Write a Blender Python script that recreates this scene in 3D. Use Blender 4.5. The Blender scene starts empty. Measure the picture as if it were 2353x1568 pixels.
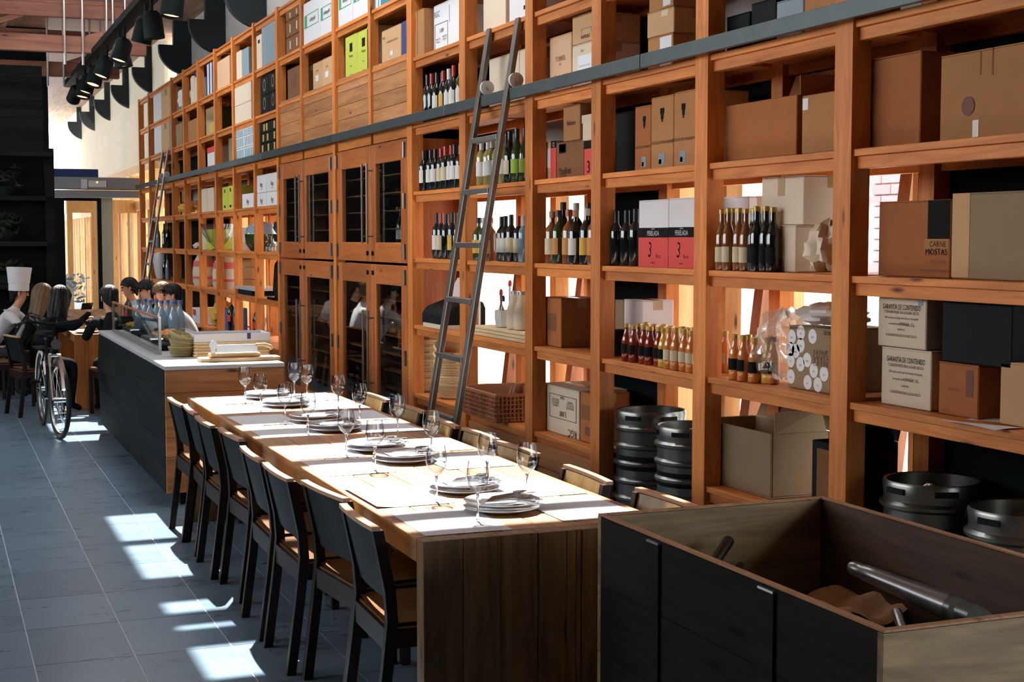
import bpy, bmesh, math, random
from mathutils import Vector, Matrix
random.seed(7)
scene = bpy.context.scene
COL = scene.collection

# ------------------------------------------------------------------ camera, sky, sun, exposure
cam_d = bpy.data.cameras.new('camera')
cam_d.sensor_width = 36.0
cam_d.lens = 50.95
cam_d.clip_end = 300
cam = bpy.data.objects.new('camera', cam_d)
COL.objects.link(cam)
cam.location = (0, 0, 1.7)
cam.rotation_euler = (math.radians(90 - 4.037), 0, math.radians(-21.838))
scene.camera = cam

world = bpy.data.worlds.new('sky')
scene.world = world
world.use_nodes = True
bg = world.node_tree.nodes['Background']
bg.inputs[0].default_value = (0.90, 0.96, 1.0, 1)
bg.inputs[1].default_value = 6.6

sun_d = bpy.data.lights.new('sun', 'SUN')
sun_d.energy = 18.0
sun_d.color = (1.0, 0.95, 0.88)
sun_d.angle = math.radians(0.6)
sun = bpy.data.objects.new('sun', sun_d)
COL.objects.link(sun)
sun.rotation_euler = Vector((-0.10, -0.70, -1.0)).to_track_quat('-Z', 'Y').to_euler()

vs = scene.view_settings
vs.view_transform = 'Standard'
vs.look = 'None'
vs.exposure = 0.3
vs.gamma = 1.0
vs.use_curve_mapping = False
scene.cycles.use_denoising = True
scene.cycles.use_adaptive_sampling = True
scene.cycles.adaptive_threshold = 0.08
scene.cycles.adaptive_min_samples = 16
scene.cycles.max_bounces = 5
scene.cycles.diffuse_bounces = 3
scene.cycles.glossy_bounces = 2
scene.cycles.transmission_bounces = 4
scene.cycles.transparent_max_bounces = 10
scene.cycles.caustics_reflective = False
scene.cycles.caustics_refractive = False
scene.cycles.sample_clamp_indirect = 6.0

# ------------------------------------------------------------------ mesh helpers
class MB:
    def __init__(s):
        s.v, s.f = [], []
    def box(s, x0, x1, y0, y1, z0, z1):
        b = len(s.v)
        s.v += [(x0,y0,z0),(x1,y0,z0),(x1,y1,z0),(x0,y1,z0),(x0,y0,z1),(x1,y0,z1),(x1,y1,z1),(x0,y1,z1)]
        s.f += [tuple(b+i for i in q) for q in ((0,3,2,1),(4,5,6,7),(0,1,5,4),(1,2,6,5),(2,3,7,6),(3,0,4,7))]
        return s
    def hexa(s, p):                      # eight corners: bottom ring, then top ring
        b = len(s.v)
        s.v += [tuple(q) for q in p]
        s.f += [tuple(b+i for i in q) for q in ((0,3,2,1),(4,5,6,7),(0,1,5,4),(1,2,6,5),(2,3,7,6),(3,0,4,7))]
        return s
    def lathe(s, prof, seg=16, c=(0,0,0), cap0=True, cap1=True, sx=1, sy=1):
        b = len(s.v); n = len(prof)
        for r, z in prof:
            for k in range(seg):
                a = 2*math.pi*k/seg
                s.v.append((c[0]+r*sx*math.cos(a), c[1]+r*sy*math.sin(a), c[2]+z))
        for i in range(n-1):
            for k in range(seg):
                k2 = (k+1) % seg
                s.f.append((b+i*seg+k, b+i*seg+k2, b+(i+1)*seg+k2, b+(i+1)*seg+k))
        if cap0: s.f.append(tuple(b+k for k in reversed(range(seg))))
        if cap1: s.f.append(tuple(b+(n-1)*seg+k for k in range(seg)))
        return s
    def tube(s, pts, r, seg=8, closed=False):
        pts = [Vector(p) for p in pts]; n = len(pts)
        rs = r if isinstance(r, (list, tuple)) else [r]*n
        b = len(s.v); up = None
        for i, p in enumerate(pts):
            t = (pts[(i+1) % n]-pts[i-1]) if closed else (pts[min(i+1,n-1)]-pts[max(i-1,0)])
            t = t.normalized() if t.length > 1e-9 else Vector((0,0,1))
            if up is None:
                up = Vector((0,0,1)) if abs(t.z) < .9 else Vector((1,0,0))
            u = (up - t*up.dot(t))
            u = u.normalized() if u.length > 1e-6 else t.orthogonal().normalized()
            w = t.cross(u); up = u
            for k in range(seg):
                a = 2*math.pi*k/seg
                s.v.append(tuple(p + (u*math.cos(a)+w*math.sin(a))*rs[i]))
        for i in range(n if closed else n-1):
            j = (i+1) % n
            for k in range(seg):
                k2 = (k+1) % seg
                s.f.append((b+i*seg+k, b+i*seg+k2, b+j*seg+k2, b+j*seg+k))
        if not closed:
            s.f.append(tuple(b+k for k in reversed(range(seg))))
            s.f.append(tuple(b+(n-1)*seg+k for k in range(seg)))
        return s
    def bar(s, p, q, w, h):              # square-section bar from p to q
        p, q = Vector(p), Vector(q); t = (q-p).normalized()
        up = Vector((0,0,1)) if abs(t.z) < .95 else Vector((0,1,0))
        a = t.cross(up).normalized()*(w/2); c = a.cross(t).normalized()*(h/2)
        return s.hexa([p-a-c,p+a-c,p+a+c,p-a+c,q-a-c,q+a-c,q+a+c,q-a+c])
    def prism(s, poly, y0, y1, axis='y'):     # outline (a,b) swept along an axis
        b = len(s.v); n = len(poly)
        for y in (y0, y1):
            for a, c in poly:
                s.v.append((a,y,c) if axis == 'y' else (y,a,c) if axis == 'x' else (a,c,y))
        s.f.append(tuple(b+i for i in range(n))); s.f.append(tuple(b+n+i for i in reversed(range(n))))
        for i in range(n):
            j = (i+1) % n
            s.f.append((b+j, b+i, b+n+i, b+n+j))
        return s
    def grid(s, fn, nu, nv):
        b = len(s.v)
        for i in range(nu+1):
            for j in range(nv+1):
                s.v.append(tuple(fn(i/nu, j/nv)))
        for i in range(nu):
            for j in range(nv):
                k = b+i*(nv+1)+j
                s.f.append((k, k+nv+1, k+nv+2, k+1))
        return s
    def mesh(s, name, smooth=False):
        m = bpy.data.meshes.new(name)
        m.from_pydata(s.v, [], s.f)
        bm = bmesh.new(); bm.from_mesh(m)
        bmesh.ops.recalc_face_normals(bm, faces=bm.faces)
        bm.to_mesh(m); bm.free()
        if smooth:
            m.polygons.foreach_set('use_smooth', [True]*len(m.polygons))
            try: m.set_sharp_from_angle(angle=math.radians(42))
            except Exception: pass
        return m

def link(name, data, mat=None, parent=None, loc=None, rot=None):
    o = bpy.data.objects.new(name, data)
    COL.objects.link(o)
    if data is not None and mat is not None and len(data.materials) == 0:
        data.materials.append(mat)
    if parent: o.parent = parent
    if loc is not None: o.location = loc
    if rot is not None: o.rotation_euler = (0,0,rot) if isinstance(rot, (int, float)) else rot
    return o
def obj(name, mb, mat, parent=None, smooth=False, bevel=0, loc=None, rot=None):
    o = link(name, mb.mesh(name, smooth), mat, parent, loc, rot)
    if bevel:
        m = o.modifiers.new('edge', 'BEVEL'); m.width = bevel; m.segments = 1; m.limit_method = 'ANGLE'
    return o
def bx(name, mat, parent, *d, bevel=0):
    return obj(name, MB().box(*d), mat, parent, bevel=bevel)
def tag(o, label, cat, group=None, kind=None):
    if label: o['label'] = label
    if cat: o['category'] = cat
    if group: o['group'] = group
    if kind: o['kind'] = kind
    return o
def thing(name, label, cat, loc=(0,0,0), rot=0, group=None):
    o = link(name, None, None, None, loc, rot)
    o.empty_display_size = .1
    return tag(o, label, cat, group)
def struct(name, mb, mat, label=None):
    o = obj(name, mb, mat); o['kind'] = 'structure'
    if label: o['label'] = label
    return o
def dup(root, loc=None, rot=None, label=None, group=None):
    r = root.copy(); COL.objects.link(r)
    if loc is not None: r.location = loc
    if rot is not None: r.rotation_euler = (0,0,rot) if isinstance(rot, (int, float)) else rot
    if label: r['label'] = label
    if group: r['group'] = group
    for ch in list(root.children):
        c = ch.copy(); COL.objects.link(c); c.parent = r
        for g in list(ch.children):
            d = g.copy(); COL.objects.link(d); d.parent = c
    return r
ORD = ['first','second','third','fourth','fifth','sixth','seventh','eighth','ninth','tenth','eleventh','twelfth','thirteenth','fourteenth']

# ------------------------------------------------------------------ materials
def new_mat(name):
    m = bpy.data.materials.new(name); m.use_nodes = True
    nt = m.node_tree; b = nt.nodes['Principled BSDF']
    return m, nt, b
def mat(name, col, rough=.6, metal=0, spec=.5, noise=0, nscale=12, bump=0, coat=0, emit=0):
    m, nt, b = new_mat(name)
    b.inputs['Base Color'].default_value = (*col, 1)
    b.inputs['Roughness'].default_value = rough
    b.inputs['Metallic'].default_value = metal
    b.inputs['Specular IOR Level'].default_value = spec
    if coat: b.inputs['Coat Weight'].default_value = coat
    if emit:
        b.inputs['Emission Color'].default_value = (*col, 1); b.inputs['Emission Strength'].default_value = emit
    if noise or bump:
        tc = nt.nodes.new('ShaderNodeTexCoord'); n = nt.nodes.new('ShaderNodeTexNoise')
        n.inputs['Scale'].default_value = nscale; n.inputs['Detail'].default_value = 5
        nt.links.new(tc.outputs['Object'], n.inputs['Vector'])
        if noise:
            oi = nt.nodes.new('ShaderNodeObjectInfo')
            a = nt.nodes.new('ShaderNodeMath'); a.operation = 'ADD'
            nt.links.new(n.outputs['Fac'], a.inputs[0]); nt.links.new(oi.outputs['Random'], a.inputs[1])
            r = nt.nodes.new('ShaderNodeMapRange'); r.inputs[1].default_value = .3; r.inputs[2].default_value = 1.7
            r.inputs[3].default_value = 1-noise; r.inputs[4].default_value = 1+noise
            nt.links.new(a.outputs[0], r.inputs[0])
            x = nt.nodes.new('ShaderNodeVectorMath'); x.operation = 'SCALE'; x.inputs[0].default_value = col
            nt.links.new(r.outputs[0], x.inputs['Scale']); nt.links.new(x.outputs[0], b.inputs['Base Color'])
        if bump:
            bp = nt.nodes.new('ShaderNodeBump'); bp.inputs['Strength'].default_value = bump; bp.inputs['Distance'].default_value = .01
            nt.links.new(n.outputs['Fac'], bp.inputs['Height']); nt.links.new(bp.outputs[0], b.inputs['Normal'])
    return m
def wood(name, lo, hi, axis='y', rough=.55, scale=1.0, knots=True, coat=0, spec=.35):
    m, nt, b = new_mat(name)
    b.inputs['Specular IOR Level'].default_value = spec
    N = nt.nodes.new; L = nt.links.new
    tc = N('ShaderNodeTexCoord'); oi = N('ShaderNodeObjectInfo')
    off = N('ShaderNodeVectorMath'); off.operation = 'SCALE'; off.inputs[0].default_value = (13.1, 7.7, 9.3)
    L(oi.outputs['Random'], off.inputs['Scale'])
    add = N('ShaderNodeVectorMath'); add.operation = 'ADD'
    L(tc.outputs['Object'], add.inputs[0]); L(off.outputs[0], add.inputs[1])
    mp = N('ShaderNodeMapping')
    s = {'x': (1.2,14,14), 'y': (14,1.2,14), 'z': (14,14,1.2)}[axis]
    mp.inputs['Scale'].default_value = [q*scale for q in s]
    L(add.outputs[0], mp.inputs['Vector'])
    n = N('ShaderNodeTexNoise'); n.inputs['Scale'].default_value = 1.6; n.inputs['Detail'].default_value = 4; n.inputs['Distortion'].default_value = .9
    n.inputs['Roughness'].default_value = .62
    L(mp.outputs[0], n.inputs['Vector'])
    r = N('ShaderNodeValToRGB')
    r.color_ramp.elements[0].position = .34; r.color_ramp.elements[0].color = (*lo, 1)
    r.color_ramp.elements[1].position = .66; r.color_ramp.elements[1].color = (*hi, 1)
    L(n.outputs['Fac'], r.inputs['Fac'])
    val = N('ShaderNodeMapRange'); val.inputs[3].default_value = .8; val.inputs[4].default_value = 1.17
    L(oi.outputs['Random'], val.inputs[0])
    sc = N('ShaderNodeVectorMath'); sc.operation = 'SCALE'
    L(r.outputs['Color'], sc.inputs[0]); L(val.outputs[0], sc.inputs['Scale'])
    out = sc.outputs[0]
    if knots:
        mk = N('ShaderNodeMapping')
        k = {'x': (1.1,4.5,4.5), 'y': (4.5,1.1,4.5), 'z': (4.5,4.5,1.1)}[axis]
        mk.inputs['Scale'].default_value = k
        L(add.outputs[0], mk.inputs['Vector'])
        vo = N('ShaderNodeTexVoronoi'); vo.inputs['Scale'].default_value = 1.7
        L(mk.outputs[0], vo.inputs['Vector'])
        kr = N('ShaderNodeValToRGB')
        kr.color_ramp.elements[0].position = .035; kr.color_ramp.elements[0].color = (.16,.1,.08,1)
        kr.color_ramp.elements[1].position = .11; kr.color_ramp.elements[1].color = (1,1,1,1)
        L(vo.outputs['Distance'], kr.inputs['Fac'])
        mu = N('ShaderNodeVectorMath'); mu.operation = 'MULTIPLY'
        L(out, mu.inputs[0]); L(kr.outputs['Color'], mu.inputs[1]); out = mu.outputs[0]
    L(out, b.inputs['Base Color'])
    b.inputs['Roughness'].default_value = rough
    if coat:
        b.inputs['Coat Weight'].default_value = coat; b.inputs['Coat Roughness'].default_value = .25
    return m
def thin_glass(name, tint=(1,1,1), rough=.02, refl=1.0, edge=None):
    m = bpy.data.materials.new(name); m.use_nodes = True
    nt = m.node_tree; nt.nodes.clear(); N = nt.nodes.new; L = nt.links.new
    o = N('ShaderNodeOutputMaterial'); t = N('ShaderNodeBsdfTransparent'); g = N('ShaderNodeBsdfGlossy')
    t.inputs[0].default_value = (*tint, 1); g.inputs['Roughness'].default_value = rough
    g.inputs['Color'].default_value = (refl, refl, refl, 1)
    lw = N('ShaderNodeLayerWeight')
    pw = N('ShaderNodeMath'); pw.operation = 'POWER'; pw.inputs[1].default_value = 5.0; L(lw.outputs['Facing'], pw.inputs[0])
    fr = N('ShaderNodeMath'); fr.operation = 'MULTIPLY_ADD'; fr.inputs[1].default_value = .75; fr.inputs[2].default_value = .045; L(pw.outputs[0], fr.inputs[0])
    if edge:
        p2 = N('ShaderNodeMath'); p2.operation = 'POWER'; p2.inputs[1].default_value = 1.7; L(lw.outputs['Facing'], p2.inputs[0])
        cm_ = N('ShaderNodeMix'); cm_.data_type = 'RGBA'; cm_.inputs['A'].default_value = (*tint, 1); cm_.inputs['B'].default_value = (*edge, 1)
        L(p2.outputs[0], cm_.inputs['Factor']); L(cm_.outputs['Result'], t.inputs[0])
    mx = N('ShaderNodeMixShader')
    L(fr.outputs[0], mx.inputs[0]); L(t.outputs[0], mx.inputs[1]); L(g.outputs[0], mx.inputs[2]); L(mx.outputs[0], o.inputs[0])
    return m

PINE = dict(lo=(.50,.145,.026), hi=(.72,.25,.055))
M = {}
M['pine_z'] = wood('pine_upright', axis='z', **PINE)
M['pine_y'] = wood('pine_board', axis='y', **PINE)
M['pine_x'] = wood('pine_cross', axis='x', **PINE)
M['pine_panel'] = wood('pine_panel', (.34,.13,.045), (.52,.24,.09), 'y', scale=.6)
M['sun_pine'] = wood('pale_pine', (.58,.27,.09), (.74,.40,.15), 'z')
M['strut'] = wood('red_brown_strut', (.22,.07,.025), (.33,.11,.04), 'z')
M['cab_z'] = wood('cabinet_upright', (.36,.098,.022), (.52,.16,.04), 'z', rough=.4)
M['cab_y'] = wood('cabinet_rail', (.36,.098,.022), (.52,.16,.04), 'y', rough=.4)
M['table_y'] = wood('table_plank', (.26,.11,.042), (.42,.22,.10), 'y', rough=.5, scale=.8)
M['table_z'] = wood('shaded_table_end_plank', (.13,.068,.03), (.29,.165,.075), 'z', rough=.55, scale=.7)  # shade on the table's near end is put into this darker colour
M['counter_x'] = wood('counter_end_plank', (.26,.11,.04), (.46,.21,.08), 'x', rough=.5, scale=.7)
M['counter_dark'] = wood('charred_plank', (.005,.008,.009), (.014,.018,.018), 'y', rough=.7, scale=.5, knots=False, spec=.08)
M['counter_top'] = mat('grey_counter_stone', (.42,.44,.47), .35, noise=.12, nscale=30)
M['chair'] = wood('dark_chair_wood', (.009,.005,.004), (.026,.011,.007), 'z', rough=.45, knots=False, spec=.2)
M['chair_top'] = wood('sunlit_chair_wood', (.36,.19,.11), (.50,.29,.18), 'y', rough=.35, knots=False)  # top rail made paler: the sunlight on it is put into the colour
M['chair_seat'] = wood('dark_seat_wood', (.13,.06,.025), (.24,.12,.05), 'x', rough=.3, knots=False)
M['chair_front'] = wood('golden_chair_wood', (.22,.13,.045), (.42,.28,.11), 'z', rough=.35, knots=False, scale=.4)
M['chair_back'] = wood('black_brown_veneer', (.003,.006,.006), (.008,.012,.012), 'z', rough=.5, knots=False, spec=.15)
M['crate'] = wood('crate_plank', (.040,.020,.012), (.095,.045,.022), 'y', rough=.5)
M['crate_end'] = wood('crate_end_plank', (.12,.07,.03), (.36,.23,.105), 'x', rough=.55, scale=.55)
M['crate_shaded'] = wood('crate_shaded_plank', (.008,.008,.007), (.018,.015,.012), 'y', rough=.75, spec=.08)  # shade of the crate's outer side is put into this near-black colour
M['steel_rail'] = mat('galvanised_rail', (.075,.098,.10), .42, .6, noise=.35, nscale=5)
M['ladder'] = mat('ladder_steel', (.23,.22,.20), .36, .85, noise=.2, nscale=6)
M['steel'] = mat('brushed_steel', (.55,.56,.56), .28, 1.0)
M['keg'] = mat('keg_steel', (.20,.205,.185), .30, .95, noise=.2, nscale=4)
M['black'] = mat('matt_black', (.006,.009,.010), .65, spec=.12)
M['black_gloss'] = mat('gloss_black', (.008,.010,.012), .12)
M['dark_board'] = mat('dark_backing', (.005,.008,.009), .9, spec=.05)
M['rubber'] = mat('rubber', (.012,.012,.012), .7)
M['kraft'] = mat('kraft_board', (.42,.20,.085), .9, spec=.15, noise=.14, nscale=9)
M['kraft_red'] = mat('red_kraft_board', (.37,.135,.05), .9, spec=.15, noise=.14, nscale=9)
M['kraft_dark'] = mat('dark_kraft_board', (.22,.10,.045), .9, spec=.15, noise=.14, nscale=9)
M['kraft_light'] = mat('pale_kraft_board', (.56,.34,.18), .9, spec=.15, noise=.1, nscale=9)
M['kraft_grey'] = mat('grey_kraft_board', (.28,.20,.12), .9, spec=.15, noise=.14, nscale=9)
M['cream'] = mat('cream_board', (.66,.54,.40), .8, noise=.06, nscale=9)
M['white_card'] = mat('white_board', (.70,.69,.70), .75, noise=.06, nscale=9)
M['pinkish'] = mat('peach_board', (.66,.40,.24), .8, noise=.06)
M['red'] = mat('red_print', (.62,.045,.035), .6)
M['orange'] = mat('orange_print', (.75,.22,.03), .6)
M['lime'] = mat('lime_print', (.50,.55,.06), .6)
M['navy'] = mat('navy_print', (.02,.04,.16), .6)
M['blue'] = mat('blue_print', (.05,.14,.42), .5)
M['grey_blue'] = mat('grey_blue_print', (.22,.28,.32), .6)
M['green_print'] = mat('green_print', (.05,.30,.16), .6)
M['teal_print'] = mat('teal_print', (.06,.22,.30), .6)
M['ink'] = mat('ink', (.010,.010,.010), .8, spec=.1)
M['ink_red'] = mat('brown_ink', (.16,.05,.03), .7)
M['ink_white'] = mat('pale_ink', (.6,.62,.62), .7)
M['gold'] = mat('gold_print', (.55,.36,.08), .5)
M['tape'] = mat('parcel_tape', (.42,.26,.12), .25)
M['paper'] = mat('paper', (.74,.74,.76), .8)
M['placemat'] = mat('paper_placemat', (.60,.61,.64), .85, noise=.05, nscale=20)
M['porcelain'] = mat('porcelain', (.55,.60,.66), .15, coat=.3)
M['napkin'] = mat('napkin_cloth', (.72,.75,.80), .9, bump=.3, nscale=40)
M['cutlery'] = mat('cutlery_steel', (.50,.52,.55), .2, 1.0)
M['glass'] = thin_glass('clear_glass', (.965,.97,.975), edge=(.30,.33,.36))
def solid_glass():
    m, nt, b = new_mat('stem_glass')
    b.inputs['Base Color'].default_value = (1,1,1,1); b.inputs['Roughness'].default_value = .02
    b.inputs['Transmission Weight'].default_value = 1.0; b.inputs['IOR'].default_value = 1.48
    return m
M['stem_glass'] = solid_glass()
M['pane'] = thin_glass('window_pane', (.93,.96,.96))
M['cab_pane'] = thin_glass('cabinet_pane', (.80,.86,.85))
def film():
    m = bpy.data.materials.new('clear_plastic_film'); m.use_nodes = True
    nt = m.node_tree; nt.nodes.clear(); N = nt.nodes.new; L = nt.links.new
    o = N('ShaderNodeOutputMaterial'); t = N('ShaderNodeBsdfTransparent'); g = N('ShaderNodeBsdfGlossy'); d = N('ShaderNodeBsdfTranslucent'); d2 = N('ShaderNodeBsdfDiffuse')
    d.inputs[0].default_value = (.8,.72,.62,1); d2.inputs[0].default_value = (.6,.52,.42,1); g.inputs['Roughness'].default_value = .12
    a, b, c = N('ShaderNodeMixShader'), N('ShaderNodeMixShader'), N('ShaderNodeMixShader')
    a.inputs[0].default_value = .5; L(d.outputs[0], a.inputs[1]); L(d2.outputs[0], a.inputs[2])
    b.inputs[0].default_value = .30; L(t.outputs[0], b.inputs[1]); L(a.outputs[0], b.inputs[2])
    c.inputs[0].default_value = .16; L(b.outputs[0], c.inputs[1]); L(g.outputs[0], c.inputs[2]); L(c.outputs[0], o.inputs[0])
    return m
M['plastic'] = film()
M['wine_dark'] = mat('dark_bottle_glass', (.006,.010,.010), .08, coat=.6)
M['wine_green'] = mat('green_bottle_glass', (.03,.05,.010), .08, coat=.6)
M['wine_straw'] = mat('straw_bottle_glass', (.30,.25,.08), .08, coat=.6)
M['amber'] = mat('amber_bottle_glass', (.22,.07,.015), .08, coat=.6)
M['clear_blue'] = mat('pale_blue_bottle_glass', (.20,.30,.38), .08, coat=.6)
M['juice_red'] = mat('red_sauce', (.26,.03,.012), .12, coat=.6)
M['juice_orange'] = mat('orange_sauce', (.62,.22,.05), .12, coat=.6)
M['juice_yellow'] = mat('yellow_sauce', (.66,.44,.05), .12, coat=.6)
M['cap_red'] = mat('red_foil', (.35,.04,.03), .35, .3)
M['cap_black'] = mat('black_foil', (.015,.014,.015), .3)
M['cap_white'] = mat('white_foil', (.62,.58,.55), .4)
M['cap_gold'] = mat('gold_foil', (.5,.33,.09), .35, .5)
M['cap_cork'] = mat('cork', (.45,.26,.13), .8)
M['label_white'] = mat('bottle_label', (.66,.62,.58), .7)
M['label_cream'] = mat('cream_label', (.60,.50,.33), .7)
M['label_yellow'] = mat('yellow_label', (.62,.36,.05), .7)
M['label_green'] = mat('green_label', (.30,.42,.04), .7)
M['label_orange'] = mat('orange_label', (.55,.23,.06), .7)
M['straw'] = mat('esparto_straw', (.74,.55,.31), .9, noise=.25, nscale=60, bump=.5)
M['straw_green'] = mat('green_esparto', (.33,.27,.13), .9, noise=.25, nscale=60, bump=.5)
M['wicker'] = mat('brown_wicker', (.30,.105,.04), .5, noise=.3, nscale=50)
M['board'] = wood('bread_board', (.50,.31,.15), (.66,.45,.25), 'x', rough=.5, knots=False)
M['skin'] = mat('skin', (.52,.27,.17), .55)
M['hair_black'] = mat('black_hair', (.008,.008,.009), .45, spec=.25, bump=.6, nscale=70)
M['hair_brown'] = mat('brown_hair', (.12,.06,.03), .4, bump=.6, nscale=70)
M['hair_fair'] = mat('fair_hair', (.13,.08,.04), .45, spec=.25, bump=.6, nscale=70)
M['cloth_white'] = mat('white_cloth', (.60,.61,.64), .9)
M['cloth_black'] = mat('black_cloth', (.006,.008,.009), .9, spec=.1)
M['cloth_shine'] = mat('black_quilted_nylon', (.010,.012,.014), .25, spec=.35, bump=.6, nscale=18)
M['cloth_grey'] = mat('light_grey_cloth', (.42,.41,.40), .9)
M['cloth_navy'] = mat('dark_trousers', (.015,.017,.024), .85)
M['wall_grey'] = mat('grey_plaster', (.40,.38,.36), .9, noise=.08, nscale=3)
M['corbel'] = mat('dark_grey_paint', (.035,.045,.05), .8, spec=.15)
M['beam_pink'] = wood('roof_beam', (.26,.10,.065), (.42,.19,.125), 'x', rough=.6, scale=.5)
M['roof_board'] = wood('roof_board', (.30,.16,.09), (.48,.29,.18), 'y', rough=.7, scale=.5)
M['black_wood'] = wood('blackened_board', (.006,.008,.009), (.016,.018,.019), 'x', rough=.8, scale=.4, knots=False, spec=.05)
M['leaf_dark'] = mat('dark_leaves', (.010,.020,.010), .6)
M['aircon'] = mat('grey_enamel', (.30,.31,.31), .4)
M['pale_post'] = mat('pale_green_post', (.42,.40,.29), .7)
M['white_paint'] = mat('white_paint', (.75,.75,.75), .7)

# ------------------------------------------------------------------ text as flat mesh
_txt = {}
def text_mesh(body):
    if body not in _txt:
        c = bpy.data.curves.new('lettering', 'FONT'); c.body = body; c.size = 1; c.align_x = 'CENTER'; c.align_y = 'CENTER'
        c.extrude = .004; c.resolution_u = 2
        o = bpy.data.objects.new('lettering', c)
        COL.objects.link(o)
        dg = bpy.context.evaluated_depsgraph_get()
        me = bpy.data.meshes.new_from_object(o.evaluated_get(dg))
        bpy.data.objects.remove(o); bpy.data.curves.remove(c)
        _txt[body] = me
    return _txt[body]
for w_ in ('TORRES','Fransola','CASTILLO DE MONJARDIN','PERELADA','3','finca','Ypsilon','12','Italesse','HUMITAS','Luxury','GARANTÍA DE CONTENIDO','GUINE','SANTA','CATER','RGC','5.000','irisBargalló','SPAS','CARNE','MOSTAS','12 ps. 2 kg','SERVILLETES','SERVILLETAS','NAPKINS','VERNSA, S.L.','200 sobres de 8 grs de azúcar blanquilla','envasado por','Bugs','JOCO','JB','Marqués','25OB','COSAS BUENAS PARA TODOS','Cola','**','****','JW','10x12','20x50','CONSÉRVESE EN LUGAR SECO','ABC'):
    text_mesh(w_)
FRONT = Matrix(((0,0,-1),(-1,0,0),(0,1,0)))     # reads on faces that look to -X
NEAR = Matrix(((1,0,0),(0,0,-1),(0,1,0)))       # reads on faces that look to -Y
def write(body, size, loc, m, parent, face=FRONT, spin=0, wide=1.0, name='lettering'):
    key = (body, m.name)
    if key not in _txt:
        me = text_mesh(body).copy(); me.materials.clear(); me.materials.append(m); _txt[key] = me
    o = bpy.data.objects.new(name, _txt[key]); COL.objects.link(o)
    r = face.to_4x4() @ Matrix.Rotation(spin, 4, 'Z')
    o.parent = parent
    o.matrix_local = Matrix.Translation(loc) @ r @ Matrix.Diagonal((size*wide, size, size*.12, 1))
    return o

# ------------------------------------------------------------------ floor
def slate():
    m, nt, b = new_mat('slate_tile')
    N = nt.nodes.new; L = nt.links.new
    tc = N('ShaderNodeTexCoord'); oi = N('ShaderNodeObjectInfo')
    ad = N('ShaderNodeVectorMath'); ad.operation = 'ADD'
    of = N('ShaderNodeVectorMath'); of.operation = 'SCALE'; of.inputs[0].default_value = (31,17,5); L(oi.outputs['Random'], of.inputs['Scale'])
    L(tc.outputs['Object'], ad.inputs[0]); L(of.outputs[0], ad.inputs[1])
    mp = N('ShaderNodeMapping'); mp.inputs['Scale'].default_value = (1.0,3.2,1); L(ad.outputs[0], mp.inputs['Vector'])
    n = N('ShaderNodeTexNoise'); n.inputs['Scale'].default_value = 2.2; n.inputs['Detail'].default_value = 5; n.inputs['Roughness'].default_value = .65
    L(mp.outputs[0], n.inputs['Vector'])
    r = N('ShaderNodeValToRGB')
    r.color_ramp.elements[0].position = .22; r.color_ramp.elements[0].color = (.115,.185,.262,1)
    r.color_ramp.elements[1].position = .8; r.color_ramp.elements[1].color = (.165,.255,.345,1)
    L(n.outputs['Fac'], r.inputs['Fac'])
    v = N('ShaderNodeMapRange'); v.inputs[3].default_value = .9; v.inputs[4].default_value = 1.1; L(oi.outputs['Random'], v.inputs[0])
    s = N('ShaderNodeVectorMath'); s.operation = 'SCALE'; L(r.outputs['Color'], s.inputs[0]); L(v.outputs[0], s.inputs['Scale'])
    L(s.outputs[0], b.inputs['Base Color'])
    rr = N('ShaderNodeMapRange'); rr.inputs[3].default_value = .25; rr.inputs[4].default_value = .31; L(n.outputs['Fac'], rr.inputs[0])
    L(rr.outputs[0], b.inputs['Roughness'])
    return m
M['slate'] = slate()
M['grout'] = mat('pale_grout', (.52,.62,.72), .6)
floor = struct('floor', MB().box(-9, 4.6, -4, 48, -.12, -.0012), M['grout'], 'blue grey slate tiled floor')
TX, TY = .393, .57
tile_me = MB().box(.0025, TX-.0025, .0025, TY-.0025, -.02, 0).mesh('tile')
tile_me.materials.append(M['slate'])
far_tiles = MB()
for i in range(-24, 11):
    for j in range(-12, 60):
        x, y = .342+i*TX, 5.973-7*TY+j*TY
        if x+TX > 4.5 or y > 40: continue
        if -1.3 < x < 1.5 and 4.4 < y < 16.2:
            link('tile', tile_me, None, floor, (x, y, 0))
        else:
            far_tiles.box(x+.002, x+TX-.002, y+.002, y+TY-.002, -.02, 0)
t = obj('tile', far_tiles, M['slate'], floor); t['kind'] = 'stuff'

# ------------------------------------------------------------------ roof: boards with one long rooflight crossed by purlins
RX0, RX1 = 1.495, 2.98
roof = struct('ceiling', MB().box(-9, RX0, -4, 48, 5.3, 5.42).box(RX1, 4.2, -4, 48, 5.3, 5.42), M['roof_board'], 'boarded timber roof')
DY = .21
for a, b in ((-4, 7.42), (7.62, 7.72), (8.93, 9.04), (9.56, 9.80), (9.92, 10.10), (10.36, 10.83), (11.72, 11.80), (12.65, 16.1), (16.55, 16.75), (17.5, 17.7), (18.9, 48)):
    bx('purlin', M['beam_pink'], roof, RX0-.03, RX1+.03, a+DY, b+DY, 5.301, 5.4)
for k in range(8):                               # sloping boards under the far roof
    x0 = -3.0+k*.62
    if x0 < RX0-.4:
        bx('roof_plank', M['roof_board'], roof, x0, x0+.55, 17.5, 46, 5.22+.015*(k % 2), 5.26+.015*(k % 2))
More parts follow.
